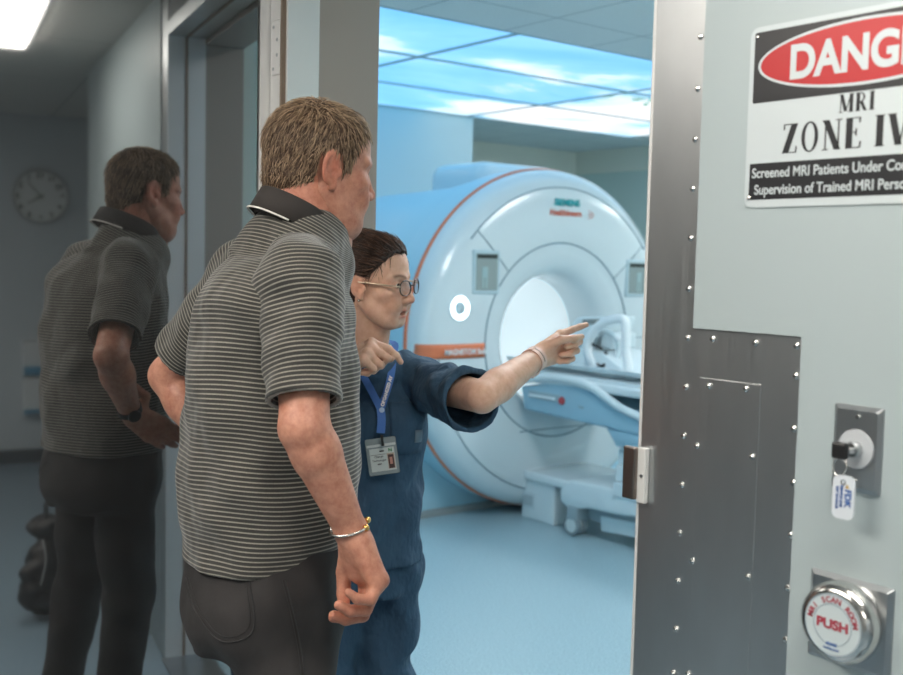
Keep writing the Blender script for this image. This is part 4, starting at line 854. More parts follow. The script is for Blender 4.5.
rv('lock_ring', [(.0001, .0015), (.0255, .0015), (.0262, 0)], kc, (0, -1, 0), mat('pale ring label', (.52, .55, .58), .4), ks, 40); rv('lock_barrel', [(.0001, .011), (.009, .011), (.0105, .009), (.011, 0)], kc+V(0, -.001, 0), (0, -1, 0), M_STEEL, ks, 28)
for zz in (AZ-.0145, AZ-PH+.0145): rv('screw', [(.0001, .0015), (.003, .0012), (.0035, 0)], (AX+PW*.52, -.018, zz), (0, -1, 0), M_POL, ks, 14)
kc = kc+V(.004, 0, 0); ky = empty('key', kc+V(0, -.012, 0), 'black headed key standing in the key switch', 'key'); bx('key_head', kc+V(-.019, -.034, -.011), kc+V(.002, -.024, .011), M_BLACK, ky, .003, label='black key head'); bx('key_shaft', kc+V(-.003, -.025, -.0035), kc+V(.003, -.010, .0035), M_STEEL, ky, .001)
rc = kc+V(-.007, -.030, -.021); kr = tb('key_ring', [rc+V(.0095*math.cos(t), .002*math.sin(t), .012*math.sin(t)) for t in np.linspace(0, 2*PI, 24, endpoint=False)], .0011, M_POL, None, 6, True); setp(kr, 'thin steel ring linking the key to its white tag', 'key ring')
tg = empty('key_tag', kc+V(-.010, -.030, -.05), 'white key tag with blue lettering hanging below the key switch', 'key tag'); to_ = kc+V(-.014, -.030, -.088)
flat('tag_body', rr(0, 0, .031, .057, .009), 0, .003, mat('white tag plastic', (.70, .75, .80), .4), tg, to_); MBL = mat('blue print', (.03, .12, .40), .5)
text('tag_lettering', 'FDK', .0125, to_+V(.0185, -.0036, .040), (0, 0, -1), (1, 0, 0), MBL, tg, .0002, .0004); text('tag_lettering', 'SERVICE LINE', .0048, to_+V(.0115, -.0036, .044), (0, 0, -1), (1, 0, 0), MBL, tg, .0002, .0002); text('tag_lettering', 'KEY 24 HOUR', .0048, to_+V(.0055, -.0036, .042), (0, 0, -1), (1, 0, 0), MBL, tg, .0002, .0002)
flat('tag_mark', [(0, 0), (.006, .0), (.003, .006)], .0032, .0036, mat('amber print', (.6, .4, .1), .5), tg, to_+V(.018, 0, .041)); rv('tag_eyelet', [(.0022, .0035), (.0036, .0038), (.0036, 0)], to_+V(.015, -.0, .0485), (0, -1, 0), M_POL, tg, 16, False)

# ---- push plate
BX, BZ, BS = .3253, 1.0919, 4.75*IN; ps = empty('push_plate', (BX+BS/2, -.012, BZ-BS/2), 'square steel plate with a large round push button for the scan room door', 'push button')
bevel_plate('back_plate', V(BX, -.012, BZ-BS), BS, BS, .007, .006, M_STEEL2, ps); pc = V(BX+BS*.475, -.019, BZ-BS*.475)
rv('button', [(.0001, .030), (.040, .030), (.0455, .0285), (.0515, .0235), (.0545, .016), (.055, .006), (.053, 0)], pc, (0, -1, 0), M_POL, ps, 64, label='round polished steel button')
rv('shadow_gap', [(.0001, .003), (.050, .003), (.050, 0)], pc, (0, -1, 0), M_BLACK, ps, 32)
M_PF = mat('button face label', (.58, .66, .68), .35); M_PL = mat('grey blue line', (.25, .33, .4), .5); fc = pc+V(0, -.0301, 0)
rv('button_label', [(.0001, .0006), (.0415, .0006), (.0415, 0)], fc, (0, -1, 0), M_PF, ps, 56)
for r_ in (.0405, .0275): rv('label_ring', [(r_-.0004, .0007), (r_-.0004, .0011), (r_+.0004, .0011), (r_+.0004, .0007), (r_-.0004, .0007)], fc, (0, -1, 0), M_PL, ps, 56, False)
M_PR = mat('dull red print', (.42, .06, .09), .5)
text('push_lettering', 'PUSH', .0175, fc+V(0, -.0012, -.0055), UX, UZ, M_PR, ps, .0002, .0007, 'CENTER', 1.12); s_ = 'MRI SCAN ROOM'
for i, ch in enumerate(s_):
    if ch == ' ': continue
    a = R(78-156*i/(len(s_)-1)); pos = fc+V(-math.sin(a)*.0300, -.0012, math.cos(a)*.0300)
    text('arc_lettering', ch, .0105, pos, V(math.cos(a), 0, math.sin(a)), V(-math.sin(a), 0, math.cos(a)), M_PR, ps, .0002, .0003, 'CENTER')
text('small_print', 'ADAEZ', .005, fc+V(0, -.0012, -.0275), UX, UZ, MBL, ps, .0002, .0002, 'CENTER'); text('small_print', 'handicap access', .0036, fc+V(0, -.0012, -.033), UX, UZ, MBL, ps, .0002, .0001, 'CENTER')
# ============================================================ SCAN ROOM
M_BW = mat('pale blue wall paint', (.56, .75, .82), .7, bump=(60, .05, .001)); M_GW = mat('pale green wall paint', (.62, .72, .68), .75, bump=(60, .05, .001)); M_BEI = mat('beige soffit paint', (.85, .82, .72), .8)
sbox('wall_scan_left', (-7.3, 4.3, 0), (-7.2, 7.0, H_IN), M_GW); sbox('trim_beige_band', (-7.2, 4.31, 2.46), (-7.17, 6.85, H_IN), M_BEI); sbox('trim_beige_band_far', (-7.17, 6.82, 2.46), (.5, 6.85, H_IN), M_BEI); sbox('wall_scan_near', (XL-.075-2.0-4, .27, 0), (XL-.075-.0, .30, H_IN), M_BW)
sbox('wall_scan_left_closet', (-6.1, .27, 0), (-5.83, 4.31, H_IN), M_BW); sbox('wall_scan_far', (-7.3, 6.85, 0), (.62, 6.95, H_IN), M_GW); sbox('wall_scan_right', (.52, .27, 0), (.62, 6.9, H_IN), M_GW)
sbox('wall_scan_front', (0, .27, 0), (.62, .30, H_IN), M_GW)
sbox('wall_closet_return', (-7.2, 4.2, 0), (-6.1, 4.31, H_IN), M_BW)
bm = bmesh.new(); sbox('ceiling_scan_room', (-7.3, .27, H_IN+.02), (.62, 6.95, H_IN+.1), M_CTI); sbox('ceiling_scan_rear', (-7.2, 4.31, H_IN), (-5.84, 6.85, H_IN+.02), M_CTI)
sbox('ceiling_scan_tiles', (-3.13, .27, H_IN), (.62, 6.85, H_IN+.02), M_CTI); sbox('ceiling_scan_tiles_side', (-5.84, .27, H_IN), (-3.13, .64, H_IN+.02), M_CTI)
# illuminated sky ceiling: six panels in a thin grid
MS = bpy.data.materials.new('backlit sky print'); MS.use_nodes = True; b = MS.node_tree.nodes['Principled BSDF']; b.inputs['Base Color'].default_value = (.1, .1, .1, 1); b.inputs['Roughness'].default_value = .4
tc = N(MS, 'ShaderNodeNewGeometry'); mp = N(MS, 'ShaderNodeMapping'); mp.inputs['Scale'].default_value = (1.0, .42, 1); mp.inputs['Location'].default_value = (3.3, .35, 0); LK(MS, tc.outputs['Position'], mp.inputs['Vector'])
n1 = N(MS, 'ShaderNodeTexNoise', Scale=.85, Detail=7, Roughness=.58, Distortion=.5); LK(MS, mp.outputs[0], n1.inputs['Vector'])
sky = ramp(MS, n1.outputs['Fac'], [(.36, (.15, .50, .87)), (.485, (.26, .62, .92)), (.54, (.74, .91, 1.0)), (.60, (1, 1, 1))])
LK(MS, sky, b.inputs['Emission Color']); b.inputs['Emission Strength'].default_value = 1.2
TW, TL_ = .90, 1.80; k = 0
for i in range(3):
    for j in range(3):
        x1 = -3.13-TW*i; y0 = .64+TL_*j; x0 = x1-TW; y1 = y0+TL_ if j < 2 else 6.2
        nm = ('nearest', 'middle', 'rear')[i]+' row, '+('left', 'centre', 'right')[j]+' column'
        p = empty('sky_ceiling_panel', ((x0+x1)/2, (y0+y1)/2, H_IN), 'backlit blue sky and cloud ceiling panel above the scanner, '+nm, 'ceiling panel', 'backlit sky panels in the scan room ceiling')
        bx('sky_diffuser', (x0+.012, y0+.012, H_IN+.004), (x1-.012, y1-.012, H_IN+.012), MS, p)
        bm = bmesh.new(); MG_ = mat('ceiling grid', (.35, .48, .55), .5)
        for lo, hi in (((x0, y0, H_IN-.004), (x1, y0+.012, H_IN+.014)), ((x0, y1-.012, H_IN-.004), (x1, y1, H_IN+.014)), ((x0, y0, H_IN-.004), (x0+.012, y1, H_IN+.014)), ((x1-.012, y0, H_IN-.004), (x1, y1, H_IN+.014))): box(bm, lo, hi)
        frommesh('grid_frame', bm, MG_, p)
        if i == 0 and j == 2 or (i == 1 and j == 2):   # printed branch of leaves
            bm = bmesh.new(); r_ = random.Random(5+i); q0 = on(2, H_IN, 655, 78 if i == 0 else 102)
            for s_ in range(46 if i == 0 else 14):
                a = r_.uniform(0, 2*PI); d = abs(r_.gauss(0, .28)); c = V(min(max(q0[0]+d*math.cos(a)*.5, x0+.06), x1-.06), min(max(q0[1]+d*math.sin(a)*1.1, y0+.06), y1-.06), H_IN+.003); b2 = r_.uniform(0, PI); L, w_ = r_.uniform(.05, .12), r_.uniform(.012, .03)
                u, v = V(math.cos(b2), math.sin(b2), 0), V(-math.sin(b2), math.cos(b2), 0)
                prism(bm, [(-L, 0), (0, -w_), (L, 0), (0, w_)], u, v, c, 0, .001, V(0, 0, -1))
            frommesh('leaf_print', bm, mat('backlit leaf green', (.12, .3, .2), .5, emit=(.16, .42, .30), estr=.6), p)
# room lamps of the scan room (out of view; the far-wall one is added to brighten that wall)
M_DI2 = mat('cool lamp diffuser', (.9, .9, .9), .5, emit=(.96, .97, .97), estr=16)
for (x0, y0, nm) in ((-1.9, 1.2, 'near the doorway'), (-1.9, 3.6, 'above the end of the patient table'), (-2.6, 5.8, 'added unseen to brighten the far wall')):
    l = empty('ceiling_light', (x0+.6, y0+.3, H_IN), 'cool white ceiling light in the scan room '+nm, 'ceiling light'); bx('frame', (x0-.02, y0-.02, H_IN-.010), (x0+1.22, y0+.62, H_IN), M_LF, l, .002); bx('diffuser', (x0, y0, H_IN-.016), (x0+1.2, y0+.6, H_IN-.010), M_DI2, l)

# ---- the scanner; bore axis along X at (y,z) = (CY,CZ)
CY, CZ, FX = 3.10, 1.045, -3.45
M_MW = mat('scanner white shell', (.66, .75, .79), .22, coat=.35); M_MI = mat('scanner inner shell', (.58, .68, .73), .3, coat=.2); M_MB = mat('scanner side cover with blue light cast', (.42, .66, .78), .4, coat=.1); M_OR = mat('orange band', (.72, .20, .09), .4); M_LN = mat('panel joint grey', (.22, .33, .39), .6)  # side cover: blue light cast on a white shell, put into its colour
sc = empty('mri_scanner', (-4.3, CY, 0), 'large white round MRI scanner with an orange rim and bright open bore', 'MRI scanner')
AXX = V(1, 0, 0); cc = V(FX, CY, CZ)
PR = [(.395, -.42), (.37, -.30), (.375, -.16), (.40, -.075), (.45, -.03), (.52, -.008), (.575, .0), (.585, .004), (.70, .012), (.84, .010), (.90, 0.0), (.945, -.016), (.98, -.042), (1.003, -.075), (1.012, -.11), (1.012, -.15)]
def fx_at(r): xs = sorted(PR[3:]); return FX+np.interp(r, [a[0] for a in xs], [a[1] for a in xs])
rv('front_cover', PR, cc, AXX, M_MW, sc, 128, False, angle=60)
rv('orange_rim', [(1.0125, -.148), (1.020, -.150), (1.024, -.158), (1.020, -.172), (1.0125, -.174), (1.0125, -.148)], cc, AXX, M_OR, sc, 128, False, label='thin orange rim')
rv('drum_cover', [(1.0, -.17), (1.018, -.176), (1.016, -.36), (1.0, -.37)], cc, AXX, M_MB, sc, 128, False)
# the bore tunnel; the lining itself emits, standing in for bore lights
rv('bore_tunnel', [(.371, -.29), (.352, -.36), (.35, -1.75), (.36, -1.80)], cc, AXX, mat('self-glowing bore lining', (.80, .86, .88), .35, emit=(.88, .97, 1), estr=.26), sc, 96, False)
# big side cover: arch-shaped housing behind the drum
def arch(hw, top, n=40):
    pts = [(CY+hw, 0.0)]; 
    for k in range(n+1): a = PI*k/n; pts.append((CY+hw*math.cos(a), CZ+(top-CZ)*math.sin(a)))
    return pts+[(CY-hw, 0.0)]
hs = [(-3.80, .99, 2.03), (-3.86, 1.02, 2.045), (-4.2, 1.03, 1.99), (-4.7, 1.02, 1.97), (-5.04, 1.01, 1.96), (-5.12, .98, 1.93)]
vs, fs = [], []; S_ = None
for x, hw, tp in hs:
    a = arch(hw, tp); S_ = len(a); vs += [(x, y, z) for y, z in a]
for i in range(len(hs)-1):
    for k in range(S_-1): fs.append((i*S_+k, i*S_+k+1, (i+1)*S_+k+1, (i+1)*S_+k))
    fs.append((i*S_+S_-1, i*S_, (i+1)*S_, (i+1)*S_+S_-1))
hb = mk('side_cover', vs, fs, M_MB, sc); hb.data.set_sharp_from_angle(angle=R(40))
# front plate of the housing with a round hole for the drum
vs, fs = [], []; n = 64
def archpt(a):   # outward from centre at angle a
    dy, dz = math.cos(a), math.sin(a)
    if dz >= 0: t = 1/math.sqrt((dy/.99)**2+(dz/(2.03-CZ))**2)
    else: t = min(.99/abs(dy) if abs(dy) > 1e-6 else 9, CZ/abs(dz))
    return (-3.80, CY+dy*t, CZ+dz*t)
for k in range(n): a = 2*PI*(k+.5)/n; o_ = archpt(a); vs += [o_, (-3.80, CY+.60*math.cos(a), CZ+.60*math.sin(a))]
for k in range(n): j = (k+1) % n; fs.append((2*k, 2*j, 2*j+1, 2*k+1))
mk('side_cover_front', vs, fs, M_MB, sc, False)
rv('rear_rim', [(.80, -1.60), (.86, -1.60), (.88, -1.63), (.88, -1.68), (.86, -1.71), (.36, -1.71)], cc, AXX, M_MW, sc, 96, False)
# rounded turret over the magnet
bm = bmesh.new(); box(bm, (-4.9, CY+.06, 1.9), (-4.3, CY+.80, 2.17), .10, None, 5); frommesh('top_turret', bm, M_MW, sc, True)
bx('base_skirt', (-3.798, CY-1.6, 0), (-3.75, CY+.99, .035), mat('brushed base strip', (.5, .5, .48), .4, .6), sc, .004)
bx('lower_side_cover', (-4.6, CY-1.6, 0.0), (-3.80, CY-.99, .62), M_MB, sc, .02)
# joints drawn in the front cover
def facepolar(r, a, off=.0015): return V(fx_at(r)+off, CY+r*math.cos(a), CZ+r*math.sin(a))
def joint(pts, rad=.0045, name='panel_joint'): return tb(name, pts, rad, M_LN, sc, 6)
joint([facepolar(.578, R(a)) for a in range(0, 361, 4)], .005); joint([facepolar(.905, R(a)) for a in range(38, 143, 3)], .004); joint([facepolar(.905, R(a)) for a in range(184, 300, 3)], .004)
joint([facepolar(r, R(180-44)) for r in np.linspace(.58, .905, 8)], .0035); joint([facepolar(r, R(40)) for r in np.linspace(.58, .905, 8)], .0035)
joint([facepolar(r, R(0)) for r in np.linspace(.58, .98, 8)], .0035)
joint([V(fx_at(math.hypot(y-CY, .53))+.002, y, CZ-.53) for y in np.linspace(CY-.3, CY+.60, 12)], .0035)
def yz(x, y): q = on(0, FX+.005, x, y); return q[1], q[2]
def band_on_face(name, y0, y1, z0f, z1f, mt, off, nx=40, nz=4):
    vs, fs = [], []
    for i in range(nx+1):
        y = y0+(y1-y0)*i/nx
        for j in range(nz+1):
            z = z0f(y)+(z1f(y)-z0f(y))*j/nz; r = math.hypot(y-CY, z-CZ); vs.append((fx_at(min(r, 1.011))+off, y, z))
    for i in range(nx):
        for j in range(nz): a = i*(nz+1)+j; fs.append((a, a+1, a+nz+2, a+nz+1))
    o = mk(name, vs, fs, mt, sc); sm = o.modifiers.new('thickness', 'SOLIDIFY'); sm.thickness = .004; sm.offset = -1; return o
band_on_face('orange_band', CY-1.004, CY-.585, lambda y: .965, lambda y: 1.045, M_OR, .003).name = 'orange_band'
MT = mat('white lettering', (.75, .8, .82), .5)
def ftext(name, s, size, y, z, mt, bold=.001, align='CENTER', off=.006, sx=1): text(name, s, size, V(fx_at(math.hypot(y-CY, z-CZ))+off, y, z), (0, 1, 0), (0, 0, 1), mt, sc, .0008, bold, align, sx)
ftext('model_lettering', 'MAGNETOM Sola', .043, CY-.735, .988, MT, .0010, off=.018, sx=.9); ftext('small_model_lettering', 'BioMatrix System', .022, CY-.74, .885, mat('grey lettering', (.35, .4, .42), .5), .0006)
ly, lz = yz(566, 206); ftext('maker_lettering', 'SIEMENS', .055, ly, lz+.0, mat('teal lettering', (.0, .33, .36), .5), .0022); ftext('maker_lettering', 'Healthineers', .050, ly-.01, lz-.058, mat('orange red lettering', (.62, .14, .08), .5), .0012)
for k, (a, b2, r_) in enumerate(((.0, .0, .007), (.02, .012, .006), (.034, .0, .005), (.02, -.014, .006), (.0, .022, .0045), (.0, -.022, .0045))):
    q = V(fx_at(math.hypot(ly+.19-CY, lz-.04-CZ))+.006, ly+.185+a, lz-.045+b2); rv('logo_dot', [(.0001, .001), (r_, .001), (r_, 0)], q, AXX, mat('orange red lettering', (.62, .14, .08), .5), sc, 10)
# displays left and right
def panelbox(name, y0, z0, y1, z1, d, mt, parent, off=0, bev=.008):
    r = math.hypot((y0+y1)/2-CY, (z0+z1)/2-CZ); x = FX+.012+off; return bx(name, (x-.03, y0, z0), (x+d, y1, z1), mt, parent, bev)
M_SCR = mat('display glass', (.10, .13, .14), .15, emit=(.30, .42, .42), estr=.45); M_FRM = mat('display frame', (.44, .58, .64), .3)
for (a, b2, c_, d_) in ((472, 249, 498.5, 294.5), (625.5, 259, 652, 297)):
    y0, z1 = yz(a, b2); y1, z0 = yz(c_, d_); pf = panelbox('display_frame', y0, z0, y1, z1, .006, M_FRM, sc, 0, .012)
    s2 = panelbox('display_screen', y0+.022, z0+.022, y1-.022, z1-.022, .008, M_SCR, pf, 0, .004); x = FX+.0205
    bx('status_bar', (x, y0+.026, z1-.05), (x+.001, y1-.026, z1-.028), mat('screen dark', (.02, .03, .03), .3), pf); MG2 = mat('screen figure', (.2, .3, .32), .4, emit=(.2, .33, .36), estr=.4)
    yc = (y0+y1)/2-.015; 
    for sy in (-.012, .012): bx('screen_figure', (x, yc+sy-.006, z0+.035), (x+.0012, yc+sy+.006, z0+.10), MG2, pf)
    bx('screen_figure', (x, yc-.02, z0+.095), (x+.0014, yc+.02, z0+.155), MG2, pf)
# glowing round control
by, bz = yz(459, 308); q = V(fx_at(math.hypot(by-CY, bz-CZ))+.002, by, bz)
rv('glow_ring', [(.038, .003), (.066, .003), (.068, 0), (.038, 0), (.038, .003)], q, AXX, mat('white glow', (1, 1, 1), .4, emit=(.95, 1, 1), estr=2.2), sc, 48, False, label='glowing white ring'); rv('control_knob', [(.0001, .014), (.026, .014), (.033, .009), (.037, 0)], q, AXX, M_FRM, sc, 36); rv('ring_bezel', [(.068, 0), (.078, .0), (.078, .004), (.068, .005), (.068, 0)], q, AXX, mat('pale bezel', (.6, .7, .75), .3), sc, 48, False)
for s_ in (-1, 1): rv('control_dot', [(.0001, .002), (.008, .002), (.008, 0)], q+V(.014, .014*s_, -.004), AXX, M_MW, sc, 14)

# ---- patient table docked at the front of the bore
tbx = empty('patient_table', (-2.6, CY, 0), 'white and pale blue patient table docked to the front of the scanner', 'patient table')
M_TW = mat('table white', (.66, .76, .80), .3, coat=.2); M_TB = mat('table blue side', (.30, .50, .62), .4); M_TG = mat('table grey groove', (.30, .42, .48), .5)
YN, YF = CY-.34, CY+.34        # near and far long sides
def side_poly(name, pts, y0, y1, mt, bev=.012, seg=3, parent=None):
    """outline in (x,z), extruded along Y"""
    bm = bmesh.new(); prism(bm, pts, V(1, 0, 0), V(0, 0, 1), V(0, y0, 0), 0, y1-y0, V(0, 1, 0)); bmesh.ops.recalc_face_normals(bm, faces=bm.faces[:])
    if bev: bmesh.ops.bevel(bm, geom=[e for e in bm.edges if e.is_manifold and e.calc_face_angle(0) > R(25)], offset=bev, segments=seg, affect='EDGES', profile=.5)
    return frommesh(name, bm, mt, parent or tbx, True)
def ys(x, y, Y=YN): q = on(1, Y, x, y); return q[0], q[2]
P_ = lambda *a: [ys(*q) for q in a]
ytop = ys(604, 383)[1]
# upper body side: long blue panel under the white top edge, sweeping down to the column
side_poly('side_panel', P_((521, 386), (548, 383), (575, 384), (600, 396), (620, 411), (643, 421), (652, 437), (640, 436), (620, 431), (570, 420), (524, 409)), YN, YF, M_TB, .01)
sw = [ys(*q, Y=YN-.02) for q in ((518, 381), (545, 377.5), (575, 381), (592, 388), (606, 398), (620, 408), (640, 417), (660, 424))]; SWP = spline([V(a, 0, b_) for a, b_ in sw], 6)
vs, fs = tube([V(q[0], YN-.012, q[2]) for q in SWP], .022, 12); mk('arm_cover', [(v[0], v[1]*1, v[2]) for v in vs], fs, M_TW, tbx); vs, fs = tube([V(q[0], YF+.012, q[2]) for q in SWP], .022, 12); mk('arm_cover', vs, fs, M_TW, tbx)
tz = ys(560, 378)[1]; bx('table_frame', (-3.50, YN, tz-.05), (-1.2, YF, tz), M_TW, tbx, .015, seg=3); bx('frame_groove', (-3.45, YN+.03, tz-.002), (-1.25, YF-.03, tz+.018), M_TW, tbx, .004)
bm = bmesh.new()
prism(bm, [(-.27, .028), (-.25, .0), (-.12, -.02), (.12, -.02), (.25, .0), (.27, .028), (.255, .030), (.235, .012), (.12, -.004), (-.12, -.004), (-.235, .012), (-.255, .030)], V(0, 1, 0), V(0, 0, 1), V(-3.62, CY, tz+.045), 0, 2.5, V(1, 0, 0)); frommesh('table_top', bm, M_TW, tbx, True)
bx('mattress', (-3.5, CY-.22, tz+.042), (-1.3, CY+.22, tz+.058), mat('mattress pale blue', (.45, .6, .68), .6), tbx, .006)
a0, a1 = ys(528, 394, YN-.01), ys(556, 399, YN-.01)
bx('grip_recess', (a0[0], YN-.006, a0[1]-.020), (a1[0]+.02, YN+.02, a0[1]+.022), M_TG, tbx, .005); bx('grip_bar', (a0[0]+.01, YN-.02, a0[1]-.012), (a1[0]-.01, YN-.004, a0[1]+.006), M_MW, tbx, .006)
eb = ys(560, 401, YN-.02); rv('release_button', [(.0001, .014), (.017, .014), (.022, .008), (.022, 0)], (eb[0], YN-.004, eb[1]), (0, -1, 0), mat('dark red button', (.42, .05, .06), .35), tbx, 24, label='dark red release button')
q = ys(578, 408); text('table_lettering', 'Sola', .026, V(q[0], YN-.001, q[1]), (1, 0, 0), (0, 0, 1), M_TG, tbx, .0006, .0006)
# telescopic column in sections
cx0, cx1 = ys(614, 450, YN+.03)[0], ys(614, 450, YN+.03)[0]+.62
zs = [ys(614, y_, YN+.03)[1] for y_ in (497, 481, 464, 448, 432)]
for k in range(4): ins = .010*k; bx('column_section', (cx0+ins*.4, YN+.03+ins, zs[k]), (cx1-ins, YF-.03-ins, zs[k+1]-.003), M_TW, tbx, .008)
side_poly('neck_cover', P_((604, 428), (650, 436), (650, 446), (614, 447), (611, 440)), YN+.01, YF-.01, M_TB, .01)
# trolley base and wheels
def yb(x, y, Y=2.80): q = on(1, Y, x, y); return q[0], q[2]
side_poly('trolley_base', [yb(*q) for q in ((559, 491), (562, 486), (570, 480), (600, 486), (650, 496), (656, 520), (620, 516), (590, 509), (568, 509), (560, 502))], 2.80, 3.42, M_TW, .016)
side_poly('trolley_chassis', [yb(*q) for q in ((575, 508), (650, 518), (650, 538), (600, 528), (575, 520))], 2.88, 3.34, mat('chassis grey', (.3, .38, .42), .5), .006)
side_poly('bumper', [yb(*q, Y=2.86) for q in ((600, 516), (655, 527), (655, 542), (601, 531))], 2.86, 2.90, M_TW, .006)
def wheel(x, y, w=.034, r=.058, parent=None):
    c = V(x, y, r); hub = rv('wheel', [(r*.72, -w*.5), (r*.92, -w*.5), (r, -w*.32), (r, w*.32), (r*.92, w*.5), (r*.72, w*.5)], c, (0, 1, 0), mat('wheel tyre grey', (.22, .28, .31), .6), tbx, 40, True); rv('wheel_disc', [(.0001, .003), (r*.3, .004), (r*.66, .002), (r*.76, -.004)], c-V(0, w*.5, 0), (0, -1, 0), mat('wheel disc white', (.6, .68, .7), .4), hub, 36)
wx = on(2, .06, 571, 525)[0]
for x, y in ((wx, 2.815), (wx, 2.865), (wx, 3.38), (wx+1.5, 2.815), (wx+1.5, 3.38)): wheel(x, y)
bx('wheel_fork', (wx-.03, 2.79, .09), (wx+.05, 2.89, .17), mat('chassis grey', (.3, .38, .42), .5), tbx, .01)
# docking unit between scanner and trolley
db = empty('docking_unit', (-3.2, CY, 0), 'low white docking box on the floor in front of the scanner', 'docking unit')
YD = 2.86; yd = lambda x, y: (lambda q: (q[0], q[2]))(on(1, YD, x, y))
bt, bb = yd(522, 478), yd(524, 520); bx('box_body', (bt[0], YD, 0.0), (yd(553, 530)[0], CY+.24, bt[1]), M_TW, db, .012)
lid = [yd(519, 466), yd(519, 478), yd(560, 483), yd(577, 481), yd(578, 474), yd(560, 468)]
bx('box_lid', (bt[0]-.012, YD-.02, bt[1]-.0), (yd(578, 480)[0], CY+.26, bt[1]+.055), M_MW, db, .018, seg=4); bx('lid_plate', (yd(578, 480)[0]-.02, YD+.03, bt[1]-.0), (yd(600, 480)[0]+.05, CY+.2, bt[1]+.03), mat('chassis grey', (.3, .38, .42), .5), db, .004)
sq = yd(529, 500); bx('socket_frame', (sq[0]-.055, YD-.006, sq[1]-.045), (sq[0]+.055, YD+.002, sq[1]+.045), M_MI, db, .004); bx('socket', (sq[0]-.04, YD-.009, sq[1]-.03), (sq[0]+.04, YD-.004, sq[1]+.03), mat('pale socket', (.42, .5, .54), .5), db, .004)

# ---- head coil on the table
hc = empty('head_coil', (-3.1, CY, tz+.05), 'white head coil with open round window on the patient table', 'head coil'); hz = tz+.06; M_HC = mat('coil white', (.70, .80, .84), .35); hy = lambda x, y, Y=2.92: (lambda q: (q[0], q[2]))(on(1, Y, x, y))
def px3(x, y, Y): q = on(1, Y, x, y); return V(q[0], Y, q[2])
Yc = 2.96
side_poly('coil_base', [hy(*q) for q in ((541, 378), (542, 366), (556, 352), (572, 348), (600, 352), (620, 368), (636, 374), (637, 382), (600, 381))], 2.93, 3.27, M_HC, .012, parent=hc)
side_poly('coil_tower', [hy(*q, Y=2.97) for q in ((568, 352), (572, 322), (577, 317), (604, 317), (600, 330), (588, 345), (586, 360))], 2.97, 3.23, M_HC, .010, parent=hc)
side_poly('coil_window', [hy(*q, Y=2.965) for q in ((583, 319.5), (601, 319), (599, 324), (582, 324.5))], 2.962, 2.975, mat('coil window grey', (.25, .28, .28), .4), .001, parent=hc)
side_poly('coil_window', [hy(*q, Y=2.965) for q in ((573, 337), (583, 337), (580, 346), (572, 345))], 2.962, 2.975, mat('coil window grey', (.3, .34, .34), .4), .001, parent=hc)
ring = spline([px3(x, y, 2.93) for x, y in ((590, 356), (588, 345), (593, 333), (603, 323), (616, 319), (624, 320), (626, 328), (626, 350), (628, 370), (618, 374), (600, 372))], 6, True)
tb('front_hoop', ring, .026, mat('coil translucent hoop', (.80, .86, .89), .4), hc, 10, True)
ring = spline([px3(x, y, 3.0) for x, y in ((594, 352), (596, 338), (606, 332), (616, 338), (618, 352), (612, 366), (598, 366))], 6, True); tb('inner_hoop', ring, .016, M_HC, hc, 10, True)
ring = spline([px3(x, y, 3.22) for x, y in ((592, 352), (594, 336), (606, 326), (620, 330), (622, 352), (614, 368), (598, 366))], 6, True); tb('rear_hoop', ring, .018, M_HC, hc, 10, True)
for a, b2 in (((596, 336), (598, 330)), ((618, 340), (620, 332)), ((596, 366), (598, 366)), ((614, 364), (614, 366))): tb('coil_bar', [px3(*a, 2.95), px3(*b2, 3.22)], .013, M_HC, hc, 8)
bx('head_cushion', px3(600, 345, 2.99)+V(0, 0, -.02), px3(612, 333, 2.99)+V(0, .2, 0), mat('coil cushion', (.62, .72, .76), .6), hc, .015)
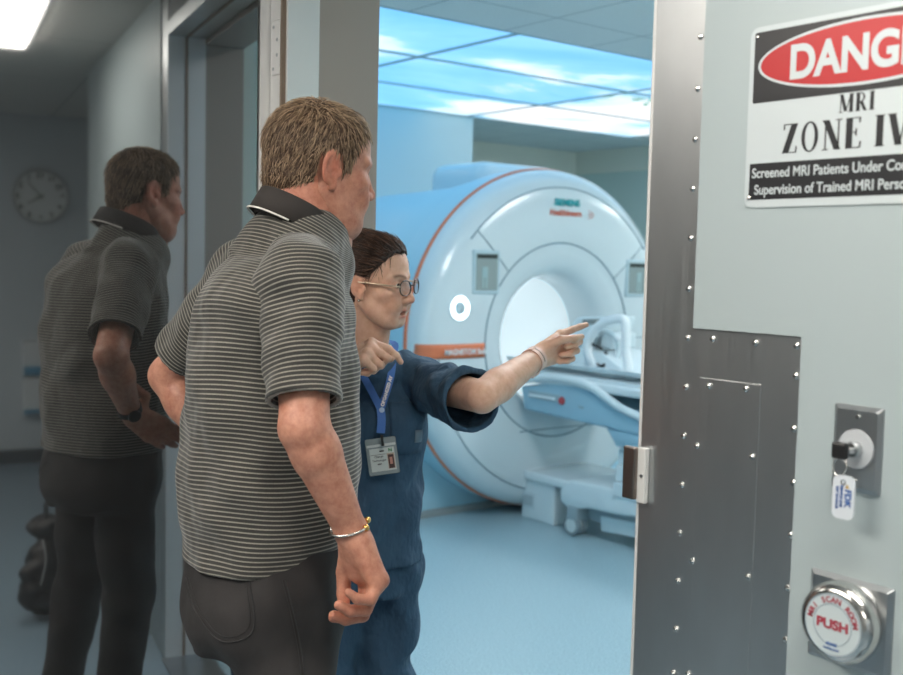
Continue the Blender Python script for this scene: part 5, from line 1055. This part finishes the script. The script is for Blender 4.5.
ep = px3(605, 357, 2.95); bm = bmesh.new(); bmesh.ops.create_uvsphere(bm, u_segments=20, v_segments=14, radius=1, matrix=Matrix.Translation(Vector(ep)) @ Matrix.Rotation(R(12), 4, 'Y') @ Matrix.Diagonal((.016, .014, .036, 1))); frommesh('ear_pad', bm, M_BLACK, hc, True, label='black ear pad')
tb('coil_cable', spline([px3(593, 344, 2.93), px3(597, 347, 2.92), px3(602, 349, 2.93)], 6), .008, M_BLACK, hc, 8); tb('coil_cable', spline([px3(597, 364, 2.93), px3(601, 366, 2.92), px3(605, 364, 2.93)], 6), .007, M_BLACK, hc, 8)

# ============================================================ PEOPLE, WORLD, VIEW
build_man(); build_woman()
q = V(.66, -.36, 0); f = Field(q-V(.25, .25, .02), q+V(.25, .25, .55), .006)
f.cone(q+V(0, 0, .09), q+V(0, 0, .25), .085, .075, .03).ell(q+V(.01, 0, .37), (.075, .065, .06), .02).cone(q+V(-.05, -.06, .1), q+V(-.05, -.06, .2), .05, .045, .02); f.ripple(.004, waves(7, .05, .12, 77, 1)); f.half((0, 0, .004), (0, 0, -1)); vs, fs = f.mesh()
bgp = empty('backpack', q, 'dark soft backpack standing on the floor beside the doorway, seen mirrored behind the jeans', 'bag')
mk('bag_body', relax(vs, fs, 1), fs, mat('black nylon', (.014, .014, .016), .45, bump=(60, .5, .004)), bgp)
tb('carry_loop', spline([q+V(.03, 0, .41), q+V(.04, 0, .46), q+V(0, 0, .47), q+V(-.04, 0, .46), q+V(-.03, 0, .41)], 5), .006, M_BLACK, bgp, 6); tb('zip', spline([q+V(-.088, -.03, .16), q+V(-.09, -.01, .26), q+V(-.07, -.02, .34)], 6), .0035, mat('pale zip', (.4, .4, .4), .4), bgp, 6)
wd = bpy.data.worlds.new('world'); SC.world = wd; wd.use_nodes = True; wd.node_tree.nodes['Background'].inputs[0].default_value = (.5, .55, .6, 1); wd.node_tree.nodes['Background'].inputs[1].default_value = .05
vs_ = SC.view_settings; SC.display_settings.display_device = 'sRGB'; vs_.view_transform = 'Standard'; vs_.look = 'None'; vs_.exposure = 0.0; vs_.gamma = 1; vs_.use_curve_mapping = False
